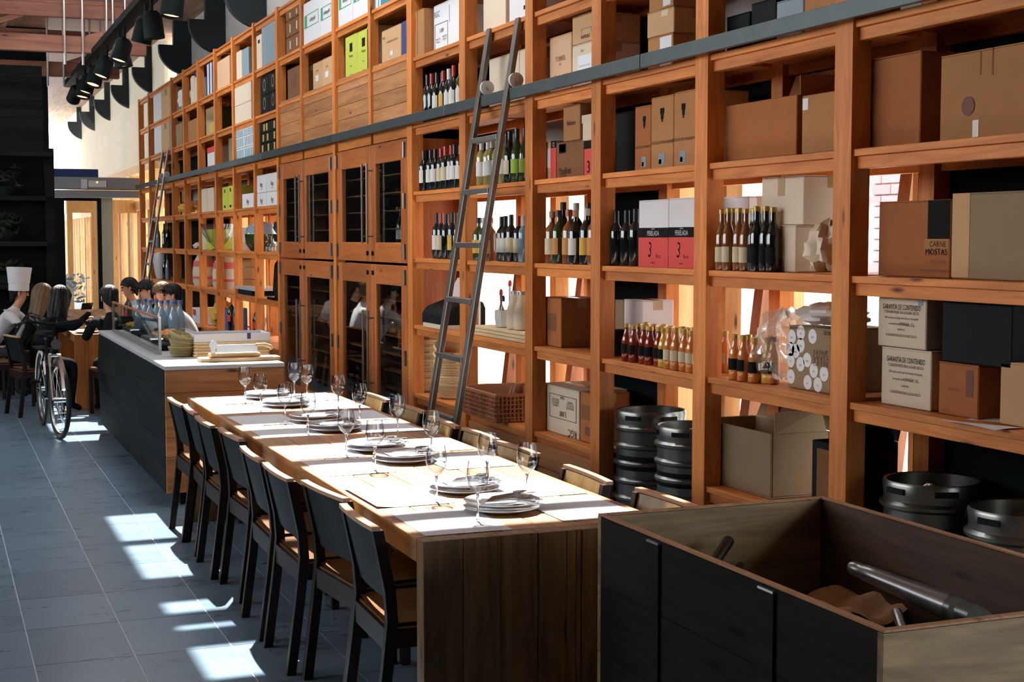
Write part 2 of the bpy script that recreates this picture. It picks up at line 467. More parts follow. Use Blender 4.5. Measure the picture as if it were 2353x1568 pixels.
for n_, y in enumerate((20.2, 23.2)):
    tr = thing('roof_truss', ['paired timber roof beam with steel hanger rods nearest the track lights', 'second timber roof truss behind the light track'][n_], 'roof truss')
    bx('upper_chord', M['beam_pink'], tr, -6, 2.78, y, y+.10, 4.62, 4.80, bevel=.008)
    bx('upper_chord', M['beam_pink'], tr, -6, 2.78, y+.03, y+.13, 4.80, 4.86, bevel=.006)
    bx('lower_chord', M['beam_pink'], tr, -6, 2.78, y-.02, y+.10, 4.16, 4.38, bevel=.008)
    for x in (-1.2, .45, 2.0):
        obj('diagonal', MB().bar((x, y+.06, 4.36), (x+.75, y+.06, 4.64), .07, .07), M['beam_pink'], tr)
    for x in (1.72, 1.95, 2.26, 2.34, 2.5):
        obj('hanger_rod', MB().tube([(x, y-.05, 4.0), (x, y-.05, 5.2)], .016, 6), M['steel'], tr)

# unseen walls added to cut ambient light: low side wall with clerestory, back wall
wl = struct('unseen_wall_left', MB().box(-6.2, -6.0, -4, 26.3, 0, 2.3), M['black'], 'added unseen low dark wall limiting light from the aisle side')
bx('head_rail', M['black'], wl, -6.2, -6.0, -4, 26.3, 4.9, 5.3)
bx('light_block_bay', M['black'], wl, -6.2, -6.0, -4, 5.0, 2.3, 4.9)  # added to close the near clerestory and cut its light
wb = struct('unseen_wall_back', MB().box(-6.2, 4.3, -4.2, -4, 0, 5.3), M['black'], 'added unseen dark wall cutting light from behind the viewer')

# ------------------------------------------------------------------ wall on the shelf side, brackets, windows behind the shelves
XS = 3.4
wall = struct('wall_right', MB().box(4.12, 4.3, -4, 26.2, 2.32, 5.3), M['wall_grey'], 'grey plaster wall above the windows')
bx('lower_panel', M['strut'], wall, 4.16, 4.26, -4, 26.2, -.1, .42)
bx('head_rail', M['strut'], wall, 4.02, 4.26, -4, 26.2, 2.16, 2.32)
bx('sill_rail', M['pine_y'], wall, 4.05, 4.3, -4, 26.2, .42, .50)
POSTS = [3.84, 4.99, 6.14, 7.31, 8.27, 9.46, 10.64, 12.84, 15.13, 16.31, 17.52, 18.70, 19.95, 21.15, 22.25, 24.70, 25.9]
win = struct('window_1', MB().box(4.32, 4.325, -4, 26.2, .5, 2.3), M['pane'], 'long glazed window behind the shelving')
y = 2.9
k = 0
while y < 26:
    if not (10.8 < y < 15.0):
        b_ = bx('window_board', M['sun_pine'], wall, 4.08, 4.2, y, y+.13, .5, 2.2)
        w_ = .09
        obj('window_strut', MB().hexa([(4.05,y+.34,.5),(4.20,y+.34,.5),(4.20,y+.43,.5),(4.05,y+.43,.5),(4.26,y+.34,2.2),(4.40,y+.34,2.2),(4.40,y+.43,2.2),(4.26,y+.43,2.2)]), M['strut'], wall)
        if k % 2: bx('window_board', M['sun_pine'], wall, 4.06, 4.16, y+.56, y+.66, .5, 2.2)
    y += 1.17; k += 1

def corbel_outline():
    p = [(0,0),(0,.9),(-.32,.9),(-.32,.50),(-.56,.50),(-.56,.44)]
    for i in range(1, 11):
        a = math.radians(90*i/10)
        p.append((-.56*math.cos(a), .44-.44*math.sin(a)))
    return p[:-1]
for n_, y in enumerate((16.0, 18.8, 21.6, 24.6, 28.0, 31.4, 34.8, 38.2, 41.6)):
    c = obj('roof_bracket', MB().prism([(4.15+a*1.0, 4.40+b) for a, b in corbel_outline()], y, y+.14), M['corbel'])
    tag(c, '%s dark curved roof bracket along the grey wall, counting away from the camera' % ORD[n_], 'bracket', 'curved roof brackets')

# ------------------------------------------------------------------ outside: street and facade seen through the windows
street = struct('ground_outside', MB().box(4.6, 40, -20, 60, -.2, -.05), mat('pale_paving', (.62,.60,.58), .9), 'pale sunlit street outside')
fac = struct('facade_outside', MB().box(16, 16.4, -10, 60, -.05, 9), M['white_paint'], 'white building across the street')
M['brick_pink'] = mat('pink_brick', (.52,.27,.29), .9, noise=.1, nscale=8)
brick_me = MB().box(-.03, 0, 0, .27, 0, .085).mesh('brick'); brick_me.materials.append(M['brick_pink'])
bw = struct('wall_outside', MB().box(8.0, 8.2, 8.2, 11.4, -.05, 4.5), M['white_paint'], 'pink brick wall across the pavement')
for r in range(22):
    for c in range(11):
        yy = 8.25+c*.285+(r % 2)*.14
        if yy < 11.1: link('brick', brick_me, None, bw, (8.0, yy, 1.3+r*.1))

# ------------------------------------------------------------------ the long wall of shelving
R0, R1, R2, R3, R4, R5, R6, R7 = .52, 1.045, 1.552, 2.055, 2.56, 3.06, 3.57, 4.08
shelving = thing('pine_shelving', 'tall pine shelving covering the whole wall from floor to brackets', 'shelving')
DEP = .50
post_me = MB().box(0, .09, -.12, 0, 0, R7+.02).mesh('post'); post_me.materials.append(M['pine_z'])
back_me = MB().box(0, .08, -.10, 0, 0, R7).mesh('back_post'); back_me.materials.append(M['pine_z'])
tall_me = MB().box(0, .07, -.07, 0, R4, R7+.02).mesh('mullion'); tall_me.materials.append(M['pine_z'])
slim_me = MB().box(0, .09, -.085, 0, 0, R7+.02).mesh('post'); slim_me.materials.append(M['pine_z'])
for y in POSTS:
    o = link('post', post_me if y < 11 else slim_me, None, shelving, (XS, y, 0))
    link('back_post', back_me, None, shelving, (XS+DEP-.08, y, 0))
for y in (11.68, 14.06):
    link('mullion', tall_me, None, shelving, (XS, y, 0))
def level(ya, yb, z, beam=True, deep=DEP):
    bx('shelf', M['pine_y'], shelving, XS+.012, XS+deep, ya, yb, z-.028, z, bevel=.002)
    if beam: bx('shelf_beam', M['pine_y'], shelving, XS+.03, XS+.07, ya, yb, z-.078, z-.028, bevel=.002)
    bx('back_beam', M['pine_y'], shelving, XS+deep-.06, XS+deep-.02, ya, yb, z-.078, z-.028)
for i in range(len(POSTS)-1):
    a, b = POSTS[i], POSTS[i+1]-(.12 if POSTS[i+1] < 11 else .085)
    if i < 6 or i >= 8:
        for z in (R1, R2, R3, R4, R5, R6, R7):
            level(a, b, z)
        if i not in (0, 2): level(a, b, R0)
        else: level(a, b, .17)
    else:
        for z in (R5+.03, R6, R7): level(a, b, z)
# closed plank flaps over the glass cabinets
for (a, b) in ((10.64, 11.61), (11.68, 12.72), (12.84, 13.99), (14.06, 15.01)):
    n = 4
    for r in range(n):
        z0 = R4+.07+r*.122
        bx('flap_plank', M['pine_panel'], shelving, XS+.02, XS+.045, a+.002, b-.002, z0, z0+.119, bevel=.002)
    bx('flap_rail', M['pine_y'], shelving, XS+.02, XS+.07, a, b, R4-.08, R4+.066)
# dark backs where the shelves are closed to the window
for i, rows in ((1, ((R3,R4),)), (2, ((R3+.1,R4),)), (3, ((R4+.2,R7),)), (5, ((R5,R7),)), (6, ((0,R7),)), (7, ((0,R7),)), (8, ((R3,R7),)), (9, ((R3,R5),)), (10, ((R3,R7),)), (11, ((R4,R7),)), (12, ((R1,R3),(R4,R7))), (13, ((0,R3),(R4,R7))), (14, ((0,R3),(R4,R7))), (15, ((0,R7),)), (4, ((R5,R7),))):
    a, b = POSTS[i], POSTS[i+1]
    for z0, z1 in rows:
        bx('back_panel', M['dark_board'], shelving, XS+DEP+.002, XS+DEP+.02, a-.12, b, z0, z1)
bx('back_panel', M['dark_board'], shelving, XS+DEP+.002, XS+DEP+.02, 7.33, 8.14, 0, R4)
bx('back_panel', M['dark_board'], shelving, XS+DEP+.002, XS+DEP+.02, 3.70, 5.10, 0, R5)
# low drawer fronts under the bays beside the kegs
for (a, b) in ((7.31, 8.15), (8.27, 9.34)):
    for r in range(3):
        bx('drawer_front', M['pine_panel'], shelving, XS+.02, XS+.045, a, b, .03+r*.142, .03+r*.142+.138, bevel=.002)
# steel rail for the ladders
rail = thing('ladder_rail', 'long galvanised steel rail running along the shelving', 'rail')
y = 3.6
while y < 25.9:
    y2 = min(y+3.0, 25.9)
    bx('rail_length', M['steel_rail'], rail, 3.335, 3.36, y, y2-.006, 2.555, 2.625, bevel=.002)
    bx('rail_flange', M['steel_rail'], rail, 3.36, 3.40, y, y2-.006, 2.617, 2.625)
    y = y2

def ladder(y0, y1, label):
    t = thing('rolling_ladder', label, 'ladder', (2.90, 0, 0))
    def X(z): return (z)*.168
    for y in (y0, y1):
        obj('stringer', MB().bar((X(0), y, 0), (X(3.06), y, 3.06), .032, .062), M['ladder'], t, bevel=.003)
        w = obj('roller', MB().tube([(.475, y-.055, 2.675), (.475, y-.03, 2.675)], .046, 16), M['cap_white'], t)
        obj('axle', MB().tube([(.475, y-.07, 2.675), (.475, y+.01, 2.675)], .012, 8), M['steel'], w)
        obj('foot', MB().box(-.03, .03, y-.03, y+.03, 0, .03), M['rubber'], t)
    for z in (.30, .575, .95, 1.31, 1.66, 2.0, 2.33):
        bx('rung', M['ladder'], t, X(z)-.025, X(z)+.025, y0+.02, y1-.02, z-.017, z+.017, bevel=.003)
ladder(8.40, 8.90, 'steel rolling ladder leaning on the rail beside the wine bottles')
ladder(22.6, 23.15, 'distant steel ladder leaning on the far end of the shelving')

# ------------------------------------------------------------------ glass-door cabinets set into the shelving
def cabinet(y0, ym, y1, z0, z1, label):
    t = thing('glass_door_cabinet', label, 'cabinet')
    bx('side', M['cab_z'], t, XS+.03, XS+DEP-.02, y0-.01, y0+.012, z0, z1)
    bx('side', M['cab_z'], t, XS+.03, XS+DEP-.02, y1-.012, y1+.01, z0, z1)
    for (a, b, hy) in ((y0, ym, ym-.075), (ym, y1, ym+.075)):
        a, b = a+.004, b-.004
        d = link('door', None, None, t); d.empty_display_size = .05
        sw = .14
        bx('stile', M['cab_z'], d, XS, XS+.04, a, a+sw, z0, z1, bevel=.004)
        bx('stile', M['cab_z'], d, XS, XS+.04, b-sw, b, z0, z1, bevel=.004)
        bx('rail', M['cab_y'], d, XS+.001, XS+.039, a+sw, b-sw, z0, z0+.16, bevel=.004)
        bx('rail', M['cab_y'], d, XS+.001, XS+.039, a+sw, b-sw, z1-.16, z1, bevel=.004)
        bx('pane', M['cab_pane'], d, XS+.018, XS+.022, a+sw-.01, b-sw+.01, z0+.15, z1-.15)
        zc = (z0+z1)/2
        h = MB().tube([(XS-.05, hy, zc-.33), (XS-.05, hy, zc+.33)], .0085, 8)
        for dz in (-.27, .27): h.tube([(XS-.05, hy, zc+dz), (XS+.01, hy, zc+dz)], .007, 6)
        obj('handle', h, M['ladder'], d, True)
        zl = z0+.07 if z0 > 1 else z1-.07
        obj('lock', MB().tube([(XS-.012, hy, zl), (XS+.01, hy, zl)], .02, 10), M['ink'], d)
        hin = a+.02 if hy > (a+b)/2 else b-.02
        for zz in (z0+.09, zc, z1-.09):
            obj('hinge', MB().tube([(XS-.012, hin, zz-.06), (XS-.012, hin, zz+.06)], .011, 8), M['ladder'], d)
    for z in [z0+.12+.145*i for i in range(int((z1-z0-.2)/.145)+1)]:
        bx('wine_shelf', M['strut'], t, XS+.07, XS+DEP-.03, y0+.02, y1-.02, z, z+.012)
cabinet(10.66, 11.645, 12.70, .06, 1.49, 'lower pair of glass cabinet doors next to the straw baskets')
cabinet(10.66, 11.645, 12.70, 1.51, 2.47, 'upper pair of glass cabinet doors next to the red wine bottles')
cabinet(12.86, 14.02, 15.0, .06, 1.49, 'lower pair of glass cabinet doors behind the serving counter')
cabinet(12.86, 14.02, 15.0, 1.51, 2.47, 'upper pair of glass cabinet doors beside the coffee machine bay')

# ------------------------------------------------------------------ cartons
def carton(y0, y1, z0, z1, x0, dep, m, label, cat='box', name='cardboard_box', group=None, rot=0, open_=False, patches=(), words=(), tape='tape', flaps=True):
    if 3.38 < x0 < 3.5:
        if y1 < 10.6: x0 = 3.5
        else:                                # far bays: cartons stand between the posts, flush with the front
            edges = sorted(POSTS+[11.68, 14.06])
            i_ = max(k for k, p in enumerate(edges) if p < (y0+y1)/2)
            y0, y1 = max(y0, edges[i_]+.004), min(y1, edges[i_+1]-.09)
            x0 = min(x0, 3.43)
    for lv in (R1, R2, R3, R4, R5, R6, R7):     # keep clear of the beam above
        if lv > z0+.06:
            z1 = min(z1, lv-.081); break
    w, h = y1-y0, z1-z0
    dep = min(dep, 3.815-x0) if 3.38 < x0 < 3.8 else dep
    cx, cy = x0+dep/2, (y0+y1)/2
    b = MB(); e = .004
    hw, hd = w/2, dep/2
    if open_:
        t = .008
        b.box(-hd, hd, -hw, hw, 0, t)
        b.box(-hd, -hd+t, -hw, hw, t, h).box(hd-t, hd, -hw, hw, t, h).box(-hd+t, hd-t, -hw, -hw+t, t, h).box(-hd+t, hd-t, hw-t, hw, t, h)
    else:
        b.box(-hd, hd, -hw, hw, .001, h-e)
    root = obj(name, b, M[m], None, bevel=.004, loc=(cx, cy, z0+.001), rot=rot)
    tag(root, label, cat, group)
    if flaps and not open_:
        for s in (-1, 1):
            bx('flap', M[m], root, min(0, s*hd)+(.002 if s > 0 else 0)+.0005, max(0, s*hd)-(.002 if s < 0 else 0)-.0005, -hw+.001, hw-.001, h-e, h)
    if tape and not open_:
        bx('tape', M[tape], root, -.03, .03, -hw-.0006, hw+.0006, h-e-.05, h+.0006)
    if open_:
        for s, ang in ((1, 1.25),):
            obj('flap', MB().hexa([(s*hd,-hw+.01,h),(s*hd+.006,-hw+.01,h),(s*hd+.006,hw-.01,h),(s*hd,hw-.01,h),
                (s*(hd+.16*math.cos(ang)),-hw+.03,h+.16*math.sin(ang)),(s*(hd+.16*math.cos(ang))+.006,-hw+.03,h+.16*math.sin(ang)),(s*(hd+.16*math.cos(ang))+.006,hw-.03,h+.16*math.sin(ang)),(s*(hd+.16*math.cos(ang)),hw-.03,h+.16*math.sin(ang))]), M[m], root)
        obj('flap', MB().hexa([(-hd+.02,-hw,h),(hd-.02,-hw,h),(hd-.02,-hw+.006,h),(-hd+.02,-hw+.006,h),(-hd+.05,-hw+.05,h+.09),(hd-.03,-hw+.03,h+.10),(hd-.03,-hw+.036,h+.10),(-hd+.05,-hw+.056,h+.09)]), M[m], root)
    for p in patches:                       # (left, right, bottom, top as shares of the front, material, name)
        f0, f1, g0, g1, pm, pn = p
        bx(pn, M[pm], root, -hd-.0012, -hd+.0005, hw-f1*w, hw-f0*w, g0*h, g1*h)
    for t_ in words:                        # (text, letter height, across, up, ink[, spin, width])
        s, sz, fx, fz, ink = t_[:5]
        write(s, sz, (-hd-.0016, hw-fx*w, fz*h), M[ink], root, FRONT, t_[5] if len(t_) > 5 else 0, t_[6] if len(t_) > 6 else 1)
    return root
P = 'label_patch'
# bay nearest the camera (right of the nearest post)
carton(*(4.571, 4.988, 2.055, 2.411), 3.43, .34, 'kraft_red', 'reddish brown carton above the torn box, right of the nearest post')
carton(*(3.911, 4.455, 2.055, 2.373), 3.41, .36, 'kraft', 'big tan carton with a round red sticker and taped slit', patches=[(.52,.53,.70,1.0,'kraft_dark','slit'),(.34,.40,.03,.22,'tape',P),(.40,.415,.72,.98,'kraft_dark','slit')])
o = obj('sticker', MB().tube([(3.497, 4.295, 2.179), (3.501, 4.295, 2.179)], .035, 16), M['ink_red']); 
o.parent = bpy.data.objects['cardboard_box.001']; o.matrix_parent_inverse = Matrix.Translation(-Vector(bpy.data.objects['cardboard_box.001'].location))
carton(*(4.38, 4.818, 1.552, 1.845), 3.46, .36, 'kraft_red', 'orange brown carton with a ragged torn hole and printing', patches=[(.70,.99,.50,.995,'ink','torn_hole'),(.66,.98,.36,.50,'kraft','torn_edge')],
       words=[('CARNE',.03,.84,.43,'ink'),('MOSTAS',.034,.82,.33,'ink'),('12 ps. 2 kg',.022,.84,.21,'ink_red'),('CONSÉRVESE EN LUGAR SECO',.012,.82,.09,'ink_red')])
carton(*(3.89, 4.37, 1.552, 1.865), 3.42, .34, 'kraft_grey', 'grey tan crumpled carton standing beside the torn carton', patches=[(.0,.20,.02,1.0,'kraft_light','faded_strip')])
g_words = lambda k: [('GARANTÍA DE CONTENIDO',.030,.5,.80,'ink',0,.62),('CONSÉRVESE EN LUGAR SECO',.016,.5,.70,'ink'),('200 sobres de 8 grs de azúcar blanquilla',.013,.5,.59,'ink'),('envasado por',.013,.36,.47,'ink'),('VERNSA, S.L.',.018,.62,.47,'ink'),('NAPKINS',.011,.5,.36,'ink'),('CONSÉRVESE EN LUGAR SECO',.014,.5,.24,'ink')]
carton(*(4.475, 4.784, 1.045, 1.273), 3.44, .30, 'cream', 'lower cream carton printed with a black guarantee notice', words=g_words(0))
carton(*(4.511, 4.812, 1.275, 1.488), 3.44, .30, 'cream', 'upper cream carton printed with a black guarantee notice', words=g_words(1), patches=[(.84,.93,.86,1.0,'grey_blue','emblem_print')])
carton(*(4.208, 4.43, 1.045, 1.241), 3.43, .26, 'kraft_red', 'small brown carton with a dark emblem beside the guarantee cartons', patches=[(.70,.88,.40,.90,'ink_red','emblem_print')], words=[('VERNSA, S.L.',.016,.45,.50,'ink_red'),('NAPKINS',.011,.2,.08,'ink_red')])
carton(*(4.039, 4.417, 1.243, 1.472), 3.50, .30, 'black', 'black carton resting on the small brown emblem carton', tape='cap_black')
carton(*(3.89, 4.094, 1.045, 1.267), 3.42, .26, 'kraft_light', 'pale carton cut off by the frame near the loose paper sheet')
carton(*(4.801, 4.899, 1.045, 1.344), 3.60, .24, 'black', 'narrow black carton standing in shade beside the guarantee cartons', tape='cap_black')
tag(obj('paper_sheet', MB().grid(lambda u, v: (3.36+.22*u, 3.95+.30*v, 1.047+.004*math.sin(5*u+3*v)), 6, 6), M['paper']), 'loose white paper sheet lying on the lower shelf edge', 'paper')

# bay between the two nearest posts
carton(*(5.595, 5.803, 2.56, 2.765), 3.46, .30, 'black', 'black carton with faint pale lettering above the steel rail', tape='cap_black', words=[('HUMITAS',.034,.55,.24,'kraft_grey',0,1.0)])
carton(*(5.378, 5.591, 2.56, 2.741), 3.43, .30, 'grey_blue', 'slate grey carton with white lettering above the steel rail', tape='cap_black', words=[('HUMITAS',.042,.5,.30,'ink_white'),('Luxury',.04,.62,.12,'ink_white')])
carton(*(5.123, 5.371, 2.56, 2.724), 3.42, .32, 'kraft', 'plain brown carton above the rail beside the slate carton')
carton(*(5.818, 6.024, 2.56, 2.736), 3.48, .30, 'black', 'low black carton above the rail next to the pine post', tape='cap_black')
carton(*(5.419, 6.024, 2.055, 2.323), 3.44, .34, 'kraft_red', 'open reddish carton with raised torn flaps under the rail', open_=True)
carton(*(5.08, 5.378, 2.055, 2.312), 3.43, .34, 'kraft', 'open brown carton with a small shipping label and bent flaps', open_=True, patches=[(.02,.16,.76,.95,'paper',P)])
carton(*(5.412, 5.664, 1.552, 1.757), 3.42, .30, 'cream', 'lower cream carton with tape beside the amber bottles', patches=[(.38,.56,.72,1.0,'tape',P),(.38,.56,.02,.30,'tape',P)])
carton(*(5.354, 5.697, 1.759, 1.985), 3.43, .30, 'cream', 'upper cream carton stacked over the taped cream carton', patches=[(.40,.56,.60,1.0,'tape',P),(.38,.54,.02,.28,'tape',P)])
carton(6.074, 6.368, 1.552, 1.904, 3.66, .16, 'white_card', 'white carton in the window light behind the amber bottles')
b_ = carton(*(5.136, 5.457, 1.045, 1.32), 3.43, .32, 'kraft_grey', 'grey brown carton dotted with round white stickers', words=[('GUINE',.032,.78,.62,'ink_red',0,1.2),('SANTA',.032,.78,.53,'ink_red',0,1.2),('CATER',.032,.78,.44,'ink_red',0,1.2),('25OB',.022,.92,.93,'ink'),('COSAS BUENAS PARA TODOS',.014,.16,.96,'ink')])
hw_ = (5.457-5.136)/2
hh_ = 1.32-1.045; hd_ = .1575
for fx, fz in ((.08,.82),(.30,.90),(.58,.86),(.05,.62),(.30,.70),(.18,.60),(.06,.44),(.30,.40),(.46,.48),(.62,.33),(.86,.30),(.07,.18),(.48,.13),(.72,.12)):
    ob = obj('round_sticker', MB().tube([(-hd_-.0012, hw_-fx*2*hw_, fz*hh_), (-hd_+.0, hw_-fx*2*hw_, fz*hh_)], .032, 14), M['paper'], b_)
    write('**', .02, (-hd_-.0018, hw_-fx*2*hw_, fz*hh_-.008), M['kraft_dark'], ob)
big = carton(*(5.591, 6.242, 0.52, 0.819), 3.42, .40, 'kraft_grey', 'large open carton on the low shelf behind the crate', open_=True)
carton(*(5.064, 5.264, 0.52, 0.838), 3.46, .3, 'black', 'dark open carton with a folded-out flap beside the nearest post', open_=True, patches=[(.2,.9,.1,.9,'kraft_dark','printed_panel')])
def crumple(name, c, r, m, label, cat, sq=(1,1,1), seed=1, seg=14):
    rnd = random.Random(seed); mb = MB()
    ph = [rnd.uniform(0, 6.28) for _ in range(6)]
    def fn(u, v):
        a, t = u*2*math.pi, (v-.5)*math.pi
        k = 1+.16*math.sin(5*a+ph[0])*math.sin(4*t+ph[1])+.10*math.sin(9*a+ph[2]+3*t)+.07*math.sin(13*t+ph[3]+2*a)
        z = r*sq[2]*math.sin(t)*k
        return (c[0]+r*sq[0]*math.cos(t)*math.cos(a)*k, c[1]+r*sq[1]*math.cos(t)*math.sin(a)*k, max(c[2]+z, c[2]-r*sq[2]*.86))
    mb.grid(fn, seg*2, seg)
    return tag(obj(name, mb, M[m], smooth=True), label, cat)
crumple('plastic_bag', (3.58, 5.598, 1.205), .165, 'plastic', 'crumpled clear plastic bag spilling over the shelf edge', 'plastic bag', (.8,.95,.98), 3, 22)
crumple('plastic_bag', (3.58, 5.238, 1.332+.045), .10, 'cap_white', 'white plastic bag lying on the carton with round stickers', 'plastic bag', (1.3,1.6,.5), 4, 14)
crumple('bread_bag', (3.53, 5.196, 1.655), .11, 'cream', 'wrapped bag of bread beside the lower cream carton', 'bag', (.9,.85,1.0), 5, 14)

# second bay
carton(*(6.556, 6.831, 2.56, 2.736), 3.45, .26, 'kraft', 'lowest brown carton of the three stacked above the rail', patches=[(.5,.95,.1,.95,'white_card',P)])
carton(*(6.56, 6.836, 2.738, 2.867), 3.44, .28, 'kraft_light', 'middle brown carton of the three stacked above the rail', rot=.03, patches=[(.55,.80,.72,.95,'cream',P)])
carton(*(6.542, 6.826, 2.8689999999999998, 2.997), 3.45, .27, 'kraft', 'topmost brown carton of the three stacked above the rail', rot=-.04, patches=[(.6,.9,.1,.9,'white_card',P)])
def crest(f, z): return [(f-.09,f+.09,z+.02,z+.10,'ink','crest_print'),(f-.06,f+.06,z-.05,z+.02,'ink','crest_print'),(f-.03,f+.03,z-.09,z-.05,'ink','crest_print'),(f-.16,f+.12,.06,.22,'grey_blue',P),(f-.14,f-.02,.075,.14,'ink','code_print')]
carton(*(6.542, 6.786, 2.055, 2.427), 3.42, .30, 'kraft', 'tan wine carton with a shield crest beside the pale twin carton', patches=crest(.5,.74), words=[('CASTILLO DE MONJARDIN',.021,.5,.37,'ink',0,.95)], group='crested wine cartons')
carton(*(6.316, 6.537, 2.055, 2.432), 3.42, .30, 'kraft', 'tan wine carton with a shield crest touching the pine post', patches=crest(.45,.74), words=[('CASTILLO DE MONJARDIN',.021,.46,.37,'ink',0,.95)], group='crested wine cartons')
carton(*(6.791, 6.974, 2.055, 2.396), 3.47, .30, 'kraft_red', 'shaded wine carton with a shield crest set behind its twins', patches=crest(.6,.74), words=[('CASTILLO DE MONJARDIN',.018,.5,.37,'ink',0,.8)], group='crested wine cartons')
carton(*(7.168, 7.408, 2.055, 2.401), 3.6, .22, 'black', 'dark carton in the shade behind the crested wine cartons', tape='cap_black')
for k, (u0, u1, vt) in enumerate(((1467,1535,462),(1536,1596,456))):
    carton(*(6.589, 6.922, 1.552, 1.901) if k == 0 else (6.311, 6.584, 1.552, 1.903), 3.42, .28, 'white_card', ['white and red wine carton standing next to the dark bottles','white and red wine carton pressed against the pine post'][k],
        patches=[(0,1,0,.44,'red','red_band'),(0,1,.44,.585,'ink','black_band')], tape=None, group='white and red wine cartons',
        words=[('3',.115,.40,.245,'ink',-.12,.8),('finca',.030,.68,.165,'ink'),('PERELADA',.036,.5,.50,'ink_white',0,.8),('****',.022,.5,.555,'ink_white'),('NAPKINS',.010,.5,.06,'ink')])
carton(*(7.112, 7.338, 1.045, 1.36), 3.62, .2, 'white_card', 'white carton behind the red sauce bottles')
carton(7.424, 7.537, 1.045, 1.349, 3.66, .18, 'kraft_grey', 'grey carton behind the red sauce bottles')
carton(*(7.268, 7.358, 1.045, 1.195), 3.44, .12, 'black', 'black and orange six-bottle carrier beside the sauce bottles', tape=None, flaps=False, patches=[(.55,.95,.1,.8,'orange','orange_panel')])

# third bay
carton(*(7.804, 8.121, 2.56, 2.902), 3.44, .30, 'pinkish', 'peach wine carton with elegant grey lettering above the rail', tape=None, words=[('TORRES',.040,.5,.60,'kraft_dark',0,1.0),('**',.04,.5,.48,'kraft_dark'),('Fransola',.055,.5,.27,'kraft_dark',0,.9),('NAPKINS',.012,.5,.12,'kraft_dark')])
carton(*(7.508, 7.791, 2.56, 2.815), 3.43, .30, 'cream', 'cream carton with a white delivery note beside the peach carton', patches=[(.28,.98,.06,.74,'paper',P)], words=[('CONSÉRVESE EN LUGAR SECO',.012,.62,.50,'blue'),('10x12',.02,.5,.84,'ink')])
carton(*(7.508, 7.791, 2.8169999999999997, 3.016), 3.43, .30, 'kraft_light', 'tan carton with a shield outline stacked over the cream carton', patches=[(.45,.93,.47,.50,'grey_blue','shield_print'),(.45,.48,.30,.50,'grey_blue','shield_print'),(.90,.93,.30,.50,'grey_blue','shield_print')], words=[('NAPKINS',.03,.65,.20,'ink')])
carton(*(7.626, 8.015, 2.055, 2.27), 3.44, .28, 'kraft_dark', 'brown carton printed with a large wine name under the rail', words=[('Ypsilon',.058,.32,.20,'ink'),('NAPKINS',.014,.32,.07,'ink')], patches=[(.10,.36,.70,.95,'ink','square_print'),(.08,.32,.74,.98,'ink_red','square_print')])
carton(*(8.022, 8.305, 2.055, 2.287), 3.45, .26, 'pinkish', 'pale carton with red stripe and white delivery note', patches=[(.72,1.0,0,.82,'red','red_band'),(.72,1.0,.82,1.0,'ink','black_band'),(.18,.68,.32,.82,'paper',P),(0,.2,.72,.95,'red','red_band')], words=[('12',.036,.85,.90,'ink_white'),('NAPKINS',.014,.3,.12,'ink')])
carton(*(7.681, 7.918, 2.272, 2.515), 3.48, .20, 'kraft', 'tall brown carton with black lettering on the big-name carton', words=[('Italesse',.042,.5,.50,'ink',0,1.0)])
carton(*(7.496, 7.62, 2.055, 2.256), 3.43, .28, 'red', 'red and black carton squeezed against the second post', tape=None, patches=[(0,1,.78,1.0,'ink','black_band')], words=[('3',.10,.5,.25,'ink')])
carton(*(7.496, 7.644, 2.2579999999999996, 2.406), 3.44, .26, 'cream', 'cream box with a lid on the red and black carton', tape=None, patches=[(-.06,1.06,.70,1.0,'cream','lid')])
carton(*(7.944, 8.298, 1.045, 1.341), 3.43, .28, 'kraft_red', 'plain brown carton with faint stamp above the white napkin carton', patches=[(.12,.80,.32,.68,'kraft_dark','stamp_print')])
carton(*(7.681, 8.25, 0.52, 0.808), 3.42, .34, 'cream', 'white carton printed upside down with napkin counts', patches=[(.01,.16,.10,.42,'gold',P),(.24,.25,.33,.83,'ink','frame_print'),(.93,.94,.33,.83,'ink','frame_print'),(.24,.94,.82,.83,'ink','frame_print'),(.24,.94,.33,.34,'ink','frame_print')],
       words=[('RGC',.062,.84,.10,'ink',math.pi),('5.000',.046,.60,.45,'ink',math.pi),('SERVILLETES',.020,.40,.72,'ink',math.pi),('SERVILLETAS',.020,.40,.66,'ink',math.pi),('NAPKINS',.020,.40,.60,'ink',math.pi),('NAPKINS',.020,.78,.72,'ink',math.pi),('SERVILLETES',.020,.78,.66,'ink',math.pi),('SERVILLETAS',.020,.78,.60,'ink',math.pi),('20x50',.026,.58,.78,'ink',math.pi)])
carton(*(7.496, 7.662, 0.52, 0.812), 3.50, .24, 'kraft_red', 'small orange brown carton behind the upside-down napkin carton', patches=[(.1,.8,.45,.75,'kraft_dark','window_print'),(.4,1,.14,.32,'ink_red','logo_print')])

